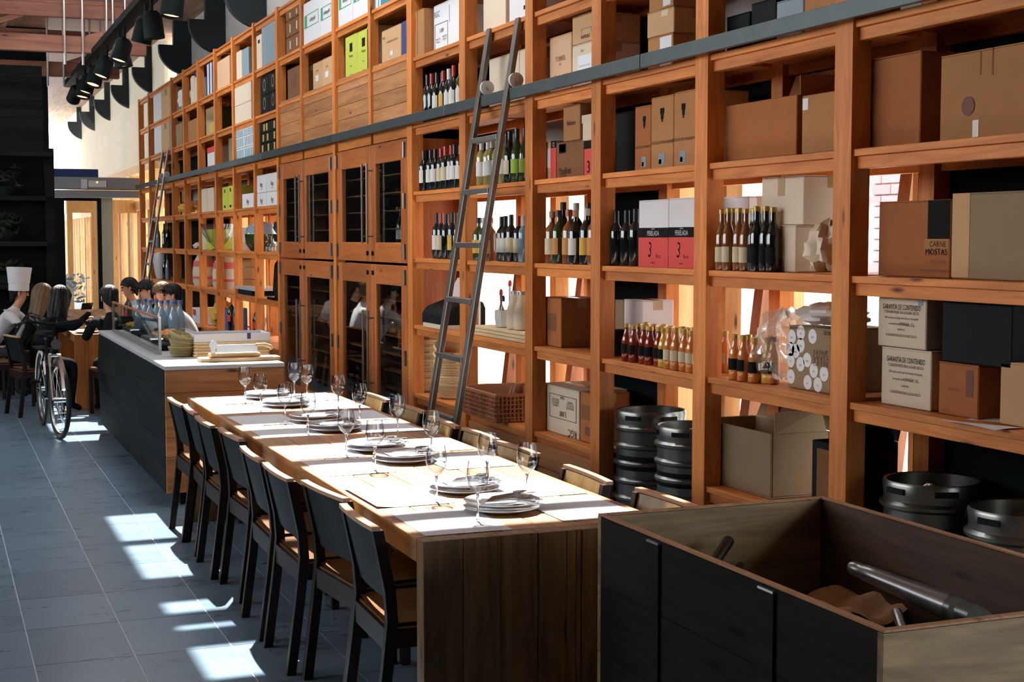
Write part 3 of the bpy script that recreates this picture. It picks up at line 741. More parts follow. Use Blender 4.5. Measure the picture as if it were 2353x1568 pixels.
# fourth and fifth bays
carton(*(8.847, 9.253, 3.06, 3.387), 3.46, .3, 'cream', 'cream carton above the ladder top')
carton(*(8.336, 8.781, 3.06, 3.311), 3.44, .3, 'white_card', 'white carton with a barred black mark above the ladder', patches=[(.55,.9,.30,.40,'ink','bar_print')])
carton(*(8.482, 9.143, 2.56, 2.891), 3.44, .32, 'cream', 'wide cream carton behind the ladder rollers', patches=[(.80,.82,0,1,'kraft_light','seam_print')])
carton(*(10.309, 10.804, 3.06, 3.401), 3.43, .30, 'kraft', 'tan carton with a red mark beside the white napkin carton', patches=[(.04,.20,.55,.85,'red','red_mark'),(.35,.40,.05,1,'kraft_dark','seam_print')])
carton(*(9.732, 10.288, 3.06, 3.409), 3.43, .32, 'white_card', 'white carton with napkin counts above the upper wine bottles', patches=[(.05,.06,.08,.60,'ink','frame_print'),(.55,.56,.08,.60,'ink','frame_print'),(.05,.56,.59,.60,'ink','frame_print'),(.62,.64,.55,.9,'grey_blue','frame_print')],
       words=[('RGC',.06,.14,.80,'navy'),('5.000',.042,.32,.44,'ink'),('SERVILLETES',.018,.18,.28,'ink'),('NAPKINS',.018,.18,.22,'ink'),('SERVILLETES',.018,.44,.30,'ink'),('NAPKINS',.018,.44,.24,'ink')])

# over the glass cabinets
carton(*(10.877, 11.384, 3.09, 3.366), 3.44, .3, 'kraft_light', 'grey tan carton over the plank flap beside the navy carton', patches=[(.45,.58,.22,.34,'white_card','round_print')], words=[('CONSÉRVESE EN LUGAR SECO',.022,.55,.62,'ink'),('10x12',.03,.12,.78,'ink')])
carton(*(10.676, 10.854, 3.09, 3.37), 3.44, .3, 'navy', 'navy blue carton squeezed against the pine post', tape=None)
for k in range(2):
    carton(*((12.124, 12.491, 3.09, 3.456) if k == 0 else (11.724, 12.11, 3.09, 3.452)), 3.43, .3, 'lime', ['lime green wine carton on the plank flap, farther twin','lime green wine carton on the plank flap, nearer twin'][k], tape=None, group='lime cartons over the cabinets', patches=[(.38,.62,.62,.82,'ink','crest_print')], words=[('Marqués',.036,.5,.52,'ink'),('ABC',.026,.5,.28,'ink'),('NAPKINS',.016,.5,.08,'ink')])
carton(*(11.681, 11.81, 3.09, 3.464), 3.44, .3, 'cream', 'pale green-edged carton squeezed beside the lime cartons', tape=None)
for k in range(2):
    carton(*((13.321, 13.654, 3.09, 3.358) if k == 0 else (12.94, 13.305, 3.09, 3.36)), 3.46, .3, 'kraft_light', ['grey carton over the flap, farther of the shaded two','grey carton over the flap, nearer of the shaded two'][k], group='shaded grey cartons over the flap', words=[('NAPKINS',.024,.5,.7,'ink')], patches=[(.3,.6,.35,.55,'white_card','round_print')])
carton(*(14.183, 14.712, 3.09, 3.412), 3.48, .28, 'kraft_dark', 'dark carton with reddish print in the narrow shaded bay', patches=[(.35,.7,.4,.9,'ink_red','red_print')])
for k, (lb) in enumerate(('white carton with a green-framed brand at the far end of its row','white carton with a green-framed brand, second of its row')):
    carton(*((13.337, 13.967, 3.57, 3.961) if k == 0 else (12.894, 13.321, 3.57, 3.939)), 3.42, .32, 'white_card', lb, tape=None, group='green framed white cartons', patches=[(.06,.92,.68,.70,'green_print','frame_print'),(.06,.92,.38,.40,'green_print','frame_print'),(.06,.22,.40,.68,'green_print','frame_print'),(.90,.92,.38,.70,'green_print','frame_print')], words=[('irisBargalló',.052,.56,.54,'ink')])
for k, (lb) in enumerate(('white carton with a green-framed brand above the lime cartons, farther','white carton with a green-framed brand above the lime cartons, nearer')):
    carton(*((12.221, 12.682, 3.57, 3.956) if k == 0 else (11.724, 12.207, 3.57, 3.936)), 3.42, .32, 'white_card', lb, tape=None, group='green framed white cartons', patches=[(.06,.92,.68,.70,'green_print','frame_print'),(.06,.92,.38,.40,'green_print','frame_print'),(.06,.22,.40,.68,'green_print','frame_print'),(.90,.92,.38,.70,'green_print','frame_print')], words=[('irisBargalló',.048,.56,.54,'ink')])
carton(*(10.676, 11.596, 3.57, 3.854), 3.43, .32, 'teal_print', 'blue carton with white chevrons at the top of the frame', tape=None, patches=[(.05,.12,0,.3,'ink_white','chevron_print'),(.15,.2,0,.3,'ink_white','chevron_print')])
for k in range(3):
    carton(14.1, 14.763, 3.572+k*.165, 3.572+k*.165+.160, 3.45, .28, 'kraft_dark', '%s brown carton of the stack over the narrow shaded bay' % ['lowest','middle','topmost'][k], group='brown cartons in the narrow bay', patches=[(.25,.31,.25,.75,'cream',P),(.68,.74,.25,.75,'cream',P)])

# far bays over the rail
carton(*(15.907, 16.205, 3.57, 3.947), 3.43, .28, 'cream', 'cream file box with finger hole in the far top row', tape=None, flaps=False, patches=[(.3,.6,.75,.85,'ink','finger_hole')])
carton(*(15.153, 15.884, 3.57, 3.99), 3.42, .3, 'grey_blue', 'wide grey box beside the cream file box', tape=None)
for k in range(2):
    for j in range(2):
        u = [(600,618),(619,638)][j]
        carton(*([(15.619, 16.02, 3.06, 3.258),(15.194, 15.597, 3.06, 3.267)][j] if k == 0 else [(15.619, 16.02, 3.26, 3.456),(15.194, 15.597, 3.2689999999999997, 3.46)][j]), 3.43, .28, 'black', '%s black wine carton with pale rings, %s of the pair' % (['lower','upper'][k], ['farther','nearer'][j]), tape=None, group='black ringed cartons', words=[('O',.20,.5,.52,'kraft_grey',0,.9)])
for k in range(3):
    carton(15.188, 16.087, 2.63+k*.112, 2.63+k*.112+.108, 3.44, .28, 'black', '%s black slim box with yellow marks in the far bay' % ['lowest','middle','topmost'][k], tape=None, group='black slim boxes', patches=[(.12+.05*k,.20+.05*k,.2,.9,'gold','yellow_print'),(.45-.04*k,.53-.04*k,.2,.9,'gold','yellow_print'),(.78,.86,.2,.9,'gold','yellow_print')])
carton(*(17.035, 17.347, 3.57, 3.9), 3.43, .28, 'cream', 'pale narrow box in the far top row beside a dark one', tape=None)
carton(*(16.635, 17.009, 3.57, 3.89), 3.45, .28, 'grey_blue', 'dark narrow box in the far top row', tape=None)
carton(*(16.489, 17.426, 3.06, 3.266), 3.42, .3, 'cream', 'lower cream carton of the two in the second far row')
carton(*(16.489, 17.426, 3.268, 3.484), 3.42, .3, 'cream', 'upper cream carton of the two in the second far row')
for k in range(3):
    for j in range(2):
        carton(*[(16.958, 17.48, 2.609, 2.989),(16.393, 16.933, 2.622, 2.992)][j][:2], 2.63+k*.135, 2.63+k*.135+.13, 3.43, .28, 'white_card', '%s white and blue patterned wine box, %s column' % (['lowest','middle','topmost'][k], ['farther','nearer'][j]), tape=None, group='blue patterned wine boxes', patches=[(.04+.16*q,.12+.16*q,.1,.9,'teal_print','zigzag_print') for q in range(6)])
carton(*(17.78, 18.587, 3.57, 3.925), 3.43, .3, 'pinkish', 'peach carton in the far top row')
carton(*(17.752, 18.262, 2.56, 2.946), 3.5, .26, 'kraft_grey', 'grey carton in shade over the rail')
for k in range(3):
    carton(18.72+k*.21, 18.72+k*.21+.19, 3.572, 3.572+.40, 3.44, .26, 'ink_white', '%s blue-edged white bottle box from the post, far top row' % ORD[k], tape=None, group='blue edged bottle boxes', patches=[(.0,.18,0,1,'navy','blue_edge'),(.85,1,0,1,'navy','blue_edge')])
carton(*(18.8, 19.433, 3.06, 3.403), 3.47, .28, 'wine_green', 'dark green carton in the second far row', tape=None, patches=[(.3,.9,.05,.4,'gold','gold_print')])
carton(*(18.8, 19.368, 2.56, 2.891), 3.43, .3, 'white_card', 'white carton with a red top band standing on the rail', tape=None, patches=[(0,1,.78,1,'red','red_band')])
for k in range(2):
    o_ = obj('storage_tin', MB().lathe([(.0,0),(.105,.002),(.11,.02),(.11,.36),(.10,.38),(.09,.40)], 16, (3.55, (20.27, 20.668)[k]+.0, 3.572)), M[['ink_white','cream'][k]], smooth=True)
    tag(o_, ['white tin with a blue lid band in the far top row','cream tin in the far top row'][k], 'tin')
    if k == 0: obj('lid', MB().lathe([(.113,.34),(.113,.40),(.0,.405)], 16, (3.55, 20.27, 3.572)), M['navy'], o_, True)
carton(*(20.038, 20.864, 3.06, 3.35), 3.43, .3, 'kraft', 'plain tan carton in the second far row')
crumple('paper_bag', (3.55, 21.55, 3.74), .17, 'white_card', 'white printed paper bag in the far top row', 'bag', (.8,.9,1), 8)
carton(*(21.399, 21.96, 3.06, 3.38), 3.46, .26, 'kraft_grey', 'slim grey carton in the second far row', tape=None)
for k in range(2):
    carton(*((22.55, 24.114, 3.06, 3.629) if k == 0 else (22.421, 24.163, 3.57, 4.194)), 3.42, .31, 'white_card', ['lower white and tan carton in the wide end bay','upper white and tan carton in the wide end bay'][k], patches=[(.5,1,0,1,'kraft_light','tan_face')], words=[('SPAS',.13,.78,.85,'ink')])
# far bays under the rail
for k in range(2):
    for j in range(2):
        carton(*[(15.751, 16.299, 2.055, 2.203),(15.153, 15.729, 2.055, 2.205)][j] if k == 0 else [(15.751, 16.299, 2.2049999999999996, 2.402),(15.153, 15.729, 2.207, 2.403)][j], 3.42, .3, 'white_card', '%s white carton with a fine drawing, %s of the pair' % (['lower','upper'][k], ['farther','nearer'][j]), tape=None, group='white cartons with drawings', words=[('Bugs',.07,.5,.45,'ink'),('NAPKINS',.02,.5,.2,'ink')])
carton(*(16.417, 17.06, 2.055, 2.219), 3.42, .3, 'white_card', 'single white carton with a fine drawing in the next far bay', tape=None, words=[('Bugs',.07,.5,.45,'ink'),('NAPKINS',.02,.5,.2,'ink')])
for k in range(2):
    carton(*((18.032, 18.35, 2.055, 2.342) if k == 0 else (17.642, 18.004, 2.055, 2.347)), 3.43, .3, 'lime', ['lime carton under the far rail, farther twin','lime carton under the far rail, nearer twin'][k], tape=None, group='lime cartons under the far rail', patches=[(.4,.6,.75,.9,'ink','crest_print'),(.35,.65,.1,.2,'ink','mark_print')])
for k in range(2):
    carton(*((19.466, 19.866, 2.055, 2.368) if k == 0 else (18.954, 19.433, 2.055, 2.366)), 3.43, .34, 'cream', ['tall cream carton under the far rail, farther twin','tall cream carton under the far rail, nearer twin'][k], tape=None, group='tall cream cartons')
carton(*(19.143, 19.866, 1.552, 1.824), 3.43, .34, 'lime', 'lime and grey carton beside the glass bowl', tape=None, patches=[(0,.42,0,1,'cream','grey_face')])
for k in range(2):
    carton(*((17.642, 18.089, 1.552, 1.662) if k == 0 else (17.642, 18.089, 1.664, 1.835)), 3.5, .28, 'white_card', '%s white carton with red lettering in the far bays' % ['lower','upper'][k], tape=None, words=[('Bugs',.10,.5,.5,'red')], group='white cartons with red lettering')
for k in range(3):
    carton(17.761, 18.319, 1.05+k*.15, 1.05+k*.15+.146, 3.66, .2, 'kraft', '%s tan carton behind the tray in the far bay' % ['lowest','middle','topmost'][k], group='tan cartons behind the tray')
carton(*(20.39, 20.753, 0.52, 0.729), 3.45, .3, 'white_card', 'white carton with a red front near the seated diners', tape=None, patches=[(.15,.85,.5,.9,'red','red_print')])
carton(*(19.901, 20.354, 0.52, 0.747), 3.45, .3, 'white_card', 'plain white carton near the seated diners', tape=None)
carton(*(18.708, 19.271, 0.52, 0.801), 3.5, .3, 'blue', 'blue carton with a white top edge beside the yellow bag', tape=None, patches=[(0,1,.85,1,'paper','white_edge')])
crumple('yellow_bag', (3.52, 18.937, .70), .19, 'label_yellow', 'crumpled yellow bag on the low far shelf', 'bag', (.8,1.1,.9), 11)
for k, (u, lb) in enumerate(((447, 'pink and cream striped bag standing in the far bay'), (489, 'red and white striped bag in the next far bay'))):
    mb = MB()
    yc = (20.27+.12, 18.875)[k]
    mb.lathe([(.20,0),(.23,.05),(.235,.2),(.21,.32),(.13,.44),(.05,.47)], 14, (3.55, yc, 1.047), sx=.7, sy=1.25 if k == 0 else 1.0)
    o_ = tag(obj('striped_bag', mb, M['cream'], smooth=True), lb, 'bag')
    for z0, z1, rr in ((.10,.18,.238),(.26,.35,.222)):
        obj('stripe', MB().lathe([(rr,z0),(rr-.012,z1)], 14, (3.55, yc, 1.047), False, False, sx=.7, sy=1.25 if k == 0 else 1.0), mat('pink_stripe_%d' % int(z0*100), (.60,.12,.12), .8), o_, True)
tag(crumple('shell_bag', (3.5, 20.377, 1.60), .10, 'cap_white', 'small white bag on the far middle shelf', 'bag', (1,2,.5), 12), None, None)

# ------------------------------------------------------------------ bottles
PROF = {
 'wine':  ([(0,0),(.034,.001),(.037,.006),(.037,.185),(.033,.205),(.018,.228),(.0145,.24),(.0145,.30)], .235, .302, .016, .06, .155),
 'burg':  ([(0,0),(.036,.001),(.040,.006),(.040,.150),(.034,.185),(.020,.222),(.0145,.245),(.0145,.30)], .24, .302, .016, .05, .13),
 'liquor':([(0,0),(.040,.001),(.043,.008),(.043,.175),(.036,.200),(.017,.222),(.015,.235),(.015,.285)], .255, .292, .019, .05, .14),
 'sauce': ([(0,0),(.028,.001),(.031,.006),(.030,.045),(.028,.075),(.030,.10),(.022,.125),(.015,.145),(.014,.165)], .163, .182, .017, .04, .085),
 'small': ([(0,0),(.028,.001),(.031,.006),(.031,.12),(.024,.145),(.013,.17),(.012,.215)], .205, .222, .015, .03, .085),
 'cola':  ([(0,0),(.042,.001),(.050,.02),(.046,.10),(.053,.16),(.050,.22),(.030,.27),(.014,.295),(.014,.305)], .30, .325, .017, .12, .19),
 'water': ([(0,0),(.038,.001),(.041,.006),(.041,.165),(.030,.20),(.016,.235),(.0145,.25),(.0145,.285)], .272, .297, .018, .03, .09),
}
_bm = {}
def bottle(kind, x, y, z, glass, cap, lab, label, group, name='wine_bottle', rot=0, h=1.0, cat='bottle', lean=None):
    prof, c0, c1, cr, l0, l1 = PROF[kind]
    def get(key, fn, m):
        k = key+(m,)
        if k not in _bm:
            me = fn().mesh(key[0], True); me.materials.append(M[m]); _bm[k] = me
        return _bm[k]
    root = link(name, get(('bottle', kind), lambda: MB().lathe(prof, 14, cap0=False), glass), None, None, (x, y, z+.001), rot if lean is None else lean)
    root.scale = (1, 1, h)
    tag(root, label, cat, group)
    link('cap', get(('cap', kind), lambda: MB().lathe([(cr,c0),(cr,c1-.002),(cr-.003,c1)], 12), cap), None, root)
    if lab:
        rr = max(p[0] for p in prof)+.0008
        def lb():
            mb = MB(); n = 12; b = 0
            for i in range(n+1):
                a = math.pi-1.25+2.5*i/n
                mb.v += [(rr*math.cos(a), rr*math.sin(a), l0), (rr*math.cos(a), rr*math.sin(a), l1)]
            for i in range(n): mb.f.append((2*i, 2*i+2, 2*i+3, 2*i+1))
            return mb
        link('label', get(('label', kind), lb, lab), None, root)
    return root
def row(kind, ua, ub, z, x, specs, where, group, name='wine_bottle', h=1.0, cat='bottle'):
    n = len(specs)
    for i, (g, c, l, desc) in enumerate(specs):
        y = ua+(ub-ua)*i/max(1, n-1)
        bottle(kind, x+random.uniform(-.012, .012), y, z, g, c, l, '%s, %s %s' % (desc, ORD[i], where), group, name, rot=random.uniform(-.25, .25), h=h*random.uniform(.98, 1.02), cat=cat)
RW = ('wine_dark','cap_black','label_white','dark wine bottle with a white label')
RR = ('wine_dark','cap_red','label_cream','dark wine bottle with a red cap')
RN = ('wine_dark','cap_black',None,'dark unlabelled wine bottle')
WW = ('wine_straw','cap_white','label_white','white wine bottle with a silver cap')
GW = ('wine_green','cap_black','label_green','green wine bottle with a lime label')
# over the rail beside the ladder
row('wine', 10.306, 9.598, 2.56, 3.46, [RN, ('wine_dark','cap_red',None,'dark wine bottle with a red cap'), ('wine_dark','cap_black','label_white','dark wine bottle with a white label'), ('wine_dark','cap_red','label_yellow','dark wine bottle with a yellow label'), ('wine_dark','cap_white','label_white','dark wine bottle with a white cap'), ('wine_dark','cap_red','label_white','dark wine bottle with a red cap'), ('wine_green','cap_gold','label_white','green sparkling wine bottle with gold foil')], 'over the rail', 'wine bottles over the rail', h=1.16)
row('wine', 10.886, 10.267, 2.56, 3.62, [RR, RN, RN, RR], 'in back over the rail', 'wine bottles over the rail', h=1.3)
# red wine under the rail
row('wine', 10.348, 9.552, 2.055, 3.45, [RW, RW, RW, RR, RR, ('wine_dark','cap_red','label_white','dark wine bottle with a red cap'), RW, RW], 'under the rail by the cabinets', 'red wine bottles under the rail')
row('wine', 10.629, 9.908, 2.055, 3.57, [RN, RR, ('wine_dark','cap_white','label_white','dark wine bottle with a white cap'), RR, RN], 'in back under the rail', 'red wine bottles under the rail', h=1.06)
row('wine', 10.153, 9.525, 1.552, 3.47, [RW, ('wine_dark','cap_red','label_cream','dark wine bottle with a red cap'), RN, ('wine_dark','cap_black','label_yellow','dark wine bottle with a slim yellow label'), ('wine_dark','cap_black','label_white','dark wine bottle with a slim white label'), RW], 'below the red wines', 'dark bottles on the middle shelf', h=1.1)
# white wine right of the ladder
row('wine', 9.16, 8.74, 2.055, 3.45, [WW]*5, 'behind the ladder', 'white wine bottles behind the ladder', h=1.0)
row('burg', 8.656, 8.31, 2.055, 3.46, [('wine_dark','cap_black','label_cream','dark wine bottle with a cream star label'), GW, GW, GW], 'right of the ladder', 'lime label bottles right of the ladder', h=1.1)
row('wine', 9.042, 8.705, 2.055, 3.58, [GW, GW, GW], 'in back, right of the ladder', 'lime label bottles right of the ladder', h=1.12)
row('liquor', 9.219, 8.994, 1.552, 3.46, [('wine_green','cap_black','label_yellow','green spirit bottle with a yellow label'), ('wine_green','cap_white','label_yellow','green spirit bottle with a white cap'), ('amber','cap_red','label_orange','amber spirit bottle with an orange label')], 'seen between the ladder rails', 'spirit bottles behind the ladder')
row('wine', 8.834, 8.303, 1.552, 3.46, [RW, RW, ('wine_dark','cap_black','label_cream','dark bottle with a pale leaf label'), ('wine_dark','cap_red','label_cream','dark bottle with a cream label'), ('clear_blue','cap_white',None,'pale blue gin bottle'), ('wine_dark','cap_black','label_white','dark bottle with a small white label')], 'right of the ladder, eye level', 'bottles right of the ladder', h=.98)
# spirits
row('liquor', 8.014, 7.379, 1.552, 3.46, [('amber','cap_cork','label_cream','amber decanter bottle with a diamond label'), ('wine_green','cap_black','label_orange','dark green spirit bottle with tan labels'), ('amber','cap_red','label_orange','amber spirit bottle with a red cap'), ('wine_dark','cap_cork','label_white','black spirit bottle with a white script label'), ('wine_dark','cap_white','label_yellow','black spirit bottle with a yellow label'), ('amber','cap_white','label_orange','amber spirit bottle with a white cap')], 'on the spirit shelf', 'spirit bottles in the third bay', name='spirit_bottle', h=1.08)
row('liquor', 8.119, 7.727, 1.552, 3.58, [('wine_dark','cap_black',None,'tall black spirit bottle'), ('wine_dark','cap_white',None,'tall black spirit bottle with a white cap'), ('wine_dark','cap_black',None,'tall black spirit bottle')], 'at the back of the spirit shelf', 'spirit bottles in the third bay', name='spirit_bottle', h=1.25)
row('wine', 7.17, 6.979, 1.552, 3.5, [RN, RN, RN], 'beside the white and red cartons', 'dark bottles by the white and red cartons', h=1.0)
# amber beers and gold-necked bottles
row('small', 5.956, 5.751, 1.552, 3.45, [('amber','cap_gold','label_cream','amber beer bottle with a cream label')]*4, 'of the front beer row', 'amber beer bottles', name='beer_bottle', h=1.3)
row('small', 6.154, 5.931, 1.552, 3.53, [('amber','cap_gold','label_cream','amber beer bottle with a cream label')]*4, 'of the back beer row', 'amber beer bottles', name='beer_bottle', h=1.3)
row('small', 5.69, 5.535, 1.552, 3.45, [('wine_dark','cap_gold','ink','black bottle with a gold neck')]*4, 'of the front black row', 'black gold-necked bottles', name='beer_bottle', h=1.3)
row('small', 5.884, 5.739, 1.552, 3.53, [('wine_dark','cap_gold','ink','black bottle with a gold neck')]*4, 'of the back black row', 'black gold-necked bottles', name='beer_bottle', h=1.3)
# sauces
for r, x in enumerate((3.46, 3.53, 3.60)):
    w = ['of the front sauce row', 'of the middle sauce row', 'of the rear sauce row'][r]
    row('sauce', 6.965+.02*r, 6.622, 1.045, x, [('juice_red','cap_gold','ink','red sauce bottle')]*5, w, 'red sauce bottles', name='sauce_bottle', h=1.1)
    row('sauce', 6.554, 6.554, 1.045, x, [('juice_yellow','cap_gold','ink','yellow sauce bottle')], w, 'yellow sauce bottles', name='sauce_bottle', h=1.1)
    row('sauce', 6.46, 6.174, 1.045, x-.01, [('juice_orange','cap_gold','label_cream','orange sauce bottle')]*5, w, 'orange sauce bottles', name='sauce_bottle', h=1.15)
for r, x in enumerate((3.47, 3.55)):
    row('sauce', 5.86, 5.693, 1.045, x, [('juice_orange','cap_gold','ink','orange juice bottle with a black band')]*3, ['of the front juice row','of the rear juice row'][r], 'orange juice bottles beside the plastic bag', name='juice_bottle', h=1.15)
row('sauce', 5.641, 5.608, 1.045, 3.52, [('juice_yellow','cap_gold','ink','yellow juice bottle'), ('juice_orange','cap_black','ink','dark capped juice bottle')], 'touching the plastic bag', 'juice bottles touching the bag', name='juice_bottle', h=1.15)
# cola bottles low in the far bays
row('cola', 18.184, 17.786, .52, 3.5, [('black_gloss','cap_red','red','cola bottle with a red label')]*2, 'behind the bread basket', 'cola bottles behind the counter', name='cola_bottle', h=1.2)
row('cola', 16.635, 16.441, .52, 3.5, [('black_gloss','cap_red','red','cola bottle with a red label')]*2, 'near the glass cabinets', 'cola bottles behind the counter', name='cola_bottle', h=1.2)
# wine laid in the cabinets
for k, (y, z) in enumerate([(10.95+.16*i, 1.77+.145*j) for i in range(8) for j in range(3)]):
    if 11.35 < y < 11.75: continue
    bottle('wine', 3.78, y, z+.028, 'wine_dark', ['cap_red','cap_gold','cap_black'][k % 3], None, 'wine bottle lying in the upper cabinet, %s along rack %s' % (ORD[(k//3) % 14], ['one','two','three'][k % 3]), 'wine bottles lying in the cabinet', lean=(0, -math.pi/2, 0), h=.9)
for k in range(4):
    bottle('burg', 3.53, 10.92+.1*k, 1.645, 'wine_dark', 'cap_black', 'label_white', '%s wine bottle standing behind the upper cabinet pane' % ORD[k], 'wine bottles standing in the cabinet')
rk = thing('wire_rack', 'chrome wire rack inside the lower cabinet next to the baskets', 'rack')
for j in range(14):
    o_ = obj('wire', MB().tube([(3.52, 10.86, .25+j*.055), (3.52, 11.5, .25+j*.055)], .006, 5).tube([(3.72, 10.86, .28+j*.055), (3.72, 11.5, .28+j*.055)], .006, 5), M['steel'], rk)

# ------------------------------------------------------------------ woven things on the shelves
def basket_profile(r0, r1, h): return [(r0*.9,0),(r0,.004),(r0+(r1-r0)*.4,h*.4),(r0+(r1-r0)*.8,h*.8),(r1,h),(r1-.008,h),(r0-.006,.012)]
def basket(c, r0, r1, h, m, label, group, handles=True, lean=None, seg=20):
    o_ = tag(obj('straw_basket', MB().lathe(basket_profile(r0, r1, h), seg, cap1=True), M[m], smooth=True, loc=c, rot=lean or 0), label, 'basket', group)
    for k in range(1, 7):
        z = h*k/6.5; r = r0+(r1-r0)*k/6.5+.0025
        obj('coil', MB().tube([(r*math.cos(a), r*math.sin(a), z) for a in [2*math.pi*i/seg for i in range(seg)]], .005, 5, True), M[m], o_, True)
    if handles:
        for s in (-1, 1):
            obj('handle', MB().tube([(.02*math.cos(a)*1.0, s*(r1+.022*max(0, math.sin(a))), h+.012+.022*math.sin(2*a)*.3) for a in [math.pi*i/8 for i in range(9)]], .004, 5), M[m], o_, True)
    return o_
for k in range(7):
    basket((3.56, 10.684, .522+k*.050), .112, .156, .105, 'straw', '%s straw basket from the bottom of the nested stack' % ORD[k], 'nested straw baskets')
for k in range(6):
    basket((3.58, 10.078+.01*k, .522+k*.058), .095, .140, .11, 'straw', '%s straw basket from the bottom of the leaning stack behind the ladder' % ORD[k], 'leaning straw baskets', lean=(0, -.10*max(0, k-2)*.8, 0) if k < 3 else (.12*(k-2), -.1, 0))
wk = thing('wicker_tray', 'brown wicker cutlery basket with compartments beside the ladder', 'basket', (3.565, 8.92, .523))
HL, HWD, HT = .33, .23, .165
for (a, b, c, d, n) in ((-HWD,-HWD+.02,-HL,HL,'front_wall'),(HWD-.02,HWD,-HL,HL,'back_wall'),(-HWD+.02,HWD-.02,-HL,-HL+.02,'end_wall'),(-HWD+.02,HWD-.02,HL-.02,HL,'end_wall'),(-HWD+.02,HWD-.02,-.01,.01,'divider'),(-.01,.01,-HL+.02,-.01,'divider')):
    bx(n, M['wicker'], wk, a, b, c, d, .01, HT if n != 'divider' else HT-.03)
bx('base', M['wicker'], wk, -HWD, HWD, -HL, HL, 0, .012)
for zz, rr in ((HT+.006,.014),(.012,.011)):
    obj('rim', MB().tube([(-HWD,-HL,zz),(-HWD,HL,zz),(HWD,HL,zz),(HWD,-HL,zz)], rr, 6, True), M['wicker'], wk)
for i in range(24):
    y = -HL+.012+i*(2*HL-.024)/23
    obj('stake', MB().tube([(-HWD-.004, y, .005), (-HWD-.004, y, HT)], .008, 5), M['wicker'], wk)
for i in range(17):
    x = -HWD+.012+i*(2*HWD-.024)/16
    obj('stake', MB().tube([(x, -HL-.004, .005), (x, -HL-.004, HT)], .008, 5), M['wicker'], wk)
for j in range(5):
    obj('weaver', MB().tube([(-HWD-.006,-HL-.006,.03+j*.028),(-HWD-.006,HL,.03+j*.028)], .005, 5).tube([(-HWD-.006,-HL-.006,.03+j*.028),(HWD,-HL-.006,.03+j*.028)], .005, 5), M['wicker'], wk)
tag(obj('serving_tongs', MB().tube([(3.5,8.80,.66),(3.56,8.88,.74)], .008, 6).tube([(3.52,8.78,.66),(3.575,8.875,.74)], .008, 6), M['steel']), 'steel tongs sticking out of the wicker cutlery basket', 'tongs')
mat_ = tag(obj('straw_mat', MB().grid(lambda u, v: (3.43+.44*u, 8.32+.98*v, 1.047+.012*abs(math.sin(18*v))), 8, 40), M['straw'], smooth=True), 'flat straw mats stacked on the shelf behind the ladder', 'mat')
for j in range(3): obj('mat_layer', MB().box(3.43+.005*j, 3.87, 8.32, 9.30, 1.047+.022*j, 1.047+.022*j+.02), M['straw'], mat_, bevel=.004)
pr = thing('label_printer', 'black label printer with white paper left of the ladder', 'printer', (3.58, 10.1, 1.047))
obj('body', MB().prism([(-.16,.0),(-.16,.10),(-.12,.15),(.02,.20),(.14,.20),(.16,.15),(.16,.0)], -.26, .26), M['black'], pr, bevel=.012)
obj('paper_tray', MB().grid(lambda u, v: (.02+.10*u, -.24+.48*v, .18+.18*u), 4, 4), M['paper'], pr)
bx('base_sheet', M['cream'], pr, -.17, .12, -.28, .20, -.0005, .03)
sp = thing('spray_bottle', 'tall wrapped paper roll on the shelf left of the ladder', 'paper roll', (3.52, 9.552, 1.047))
sp.name = 'paper_roll'
obj('roll', MB().lathe([(.0,0),(.062,.002),(.062,.30),(.05,.33),(.02,.34)], 16), M['cream'], sp, True)
obj('wrapping', MB().lathe([(.066,0),(.068,.15),(.066,.31),(.03,.36)], 12, cap0=False, cap1=False), M['plastic'], sp, True)
hd_ = thing('cruet_holder', 'white cruet holder with sauce bottles behind the ladder', 'cruet', (3.55, 8.97, 1.115))
obj('caddy', MB().lathe([(0,0),(.07,.001),(.08,.06),(.08,.11),(.075,.11),(.07,.01)], 8), M['cap_white'], hd_)
for dx, dy, m1, m2, hh in ((-.03,-.03,'glass','cap_black',.2), (-.02,.035,'juice_red','red',.24), (.03,0,'paper','red',.30)):
    b_ = obj('cruet_bottle', MB().lathe([(0,.01),(.022,.012),(.024,.11),(.010,.15),(.009,hh-.03)], 10, (dx,dy,0)), M[m1], hd_, True)
    obj('cap', MB().lathe([(.013,hh-.03),(.013,hh-.005),(.006,hh+.01)], 10, (dx,dy,0)), M[m2], b_, True)
for k in range(2):
    jr = tag(obj('milk_bottle', MB().lathe([(0,0),(.055,.002),(.06,.02),(.058,.12),(.035,.19),(.028,.23)], 14, (0,0,0)), M['cream'], smooth=True, loc=(3.53, (8.748, 8.625)[k], 1.115)), ['farther of two cream bottles with metal lids','nearer of two cream bottles with metal lids'][k], 'bottle', 'cream bottles')
    obj('lid', MB().lathe([(.030,.225),(.030,.245),(.0,.247)], 12), M['steel'], jr, True)
for k in range(4):
    tag(obj('white_dish', MB().lathe([(0,0),(.10,.002),(.15,.02),(.148,.024),(.0,.006)], 20, (3.58, 8.75, .17+.024*k+.16)), M['porcelain'], smooth=True), '%s white dish from the bottom of the stack under the wicker basket' % ORD[k], 'dish', 'white dishes under the basket')
bx('low_stand', M['pine_y'], shelving, XS+.03, XS+DEP-.03, 8.30, 9.30, .30, .327)
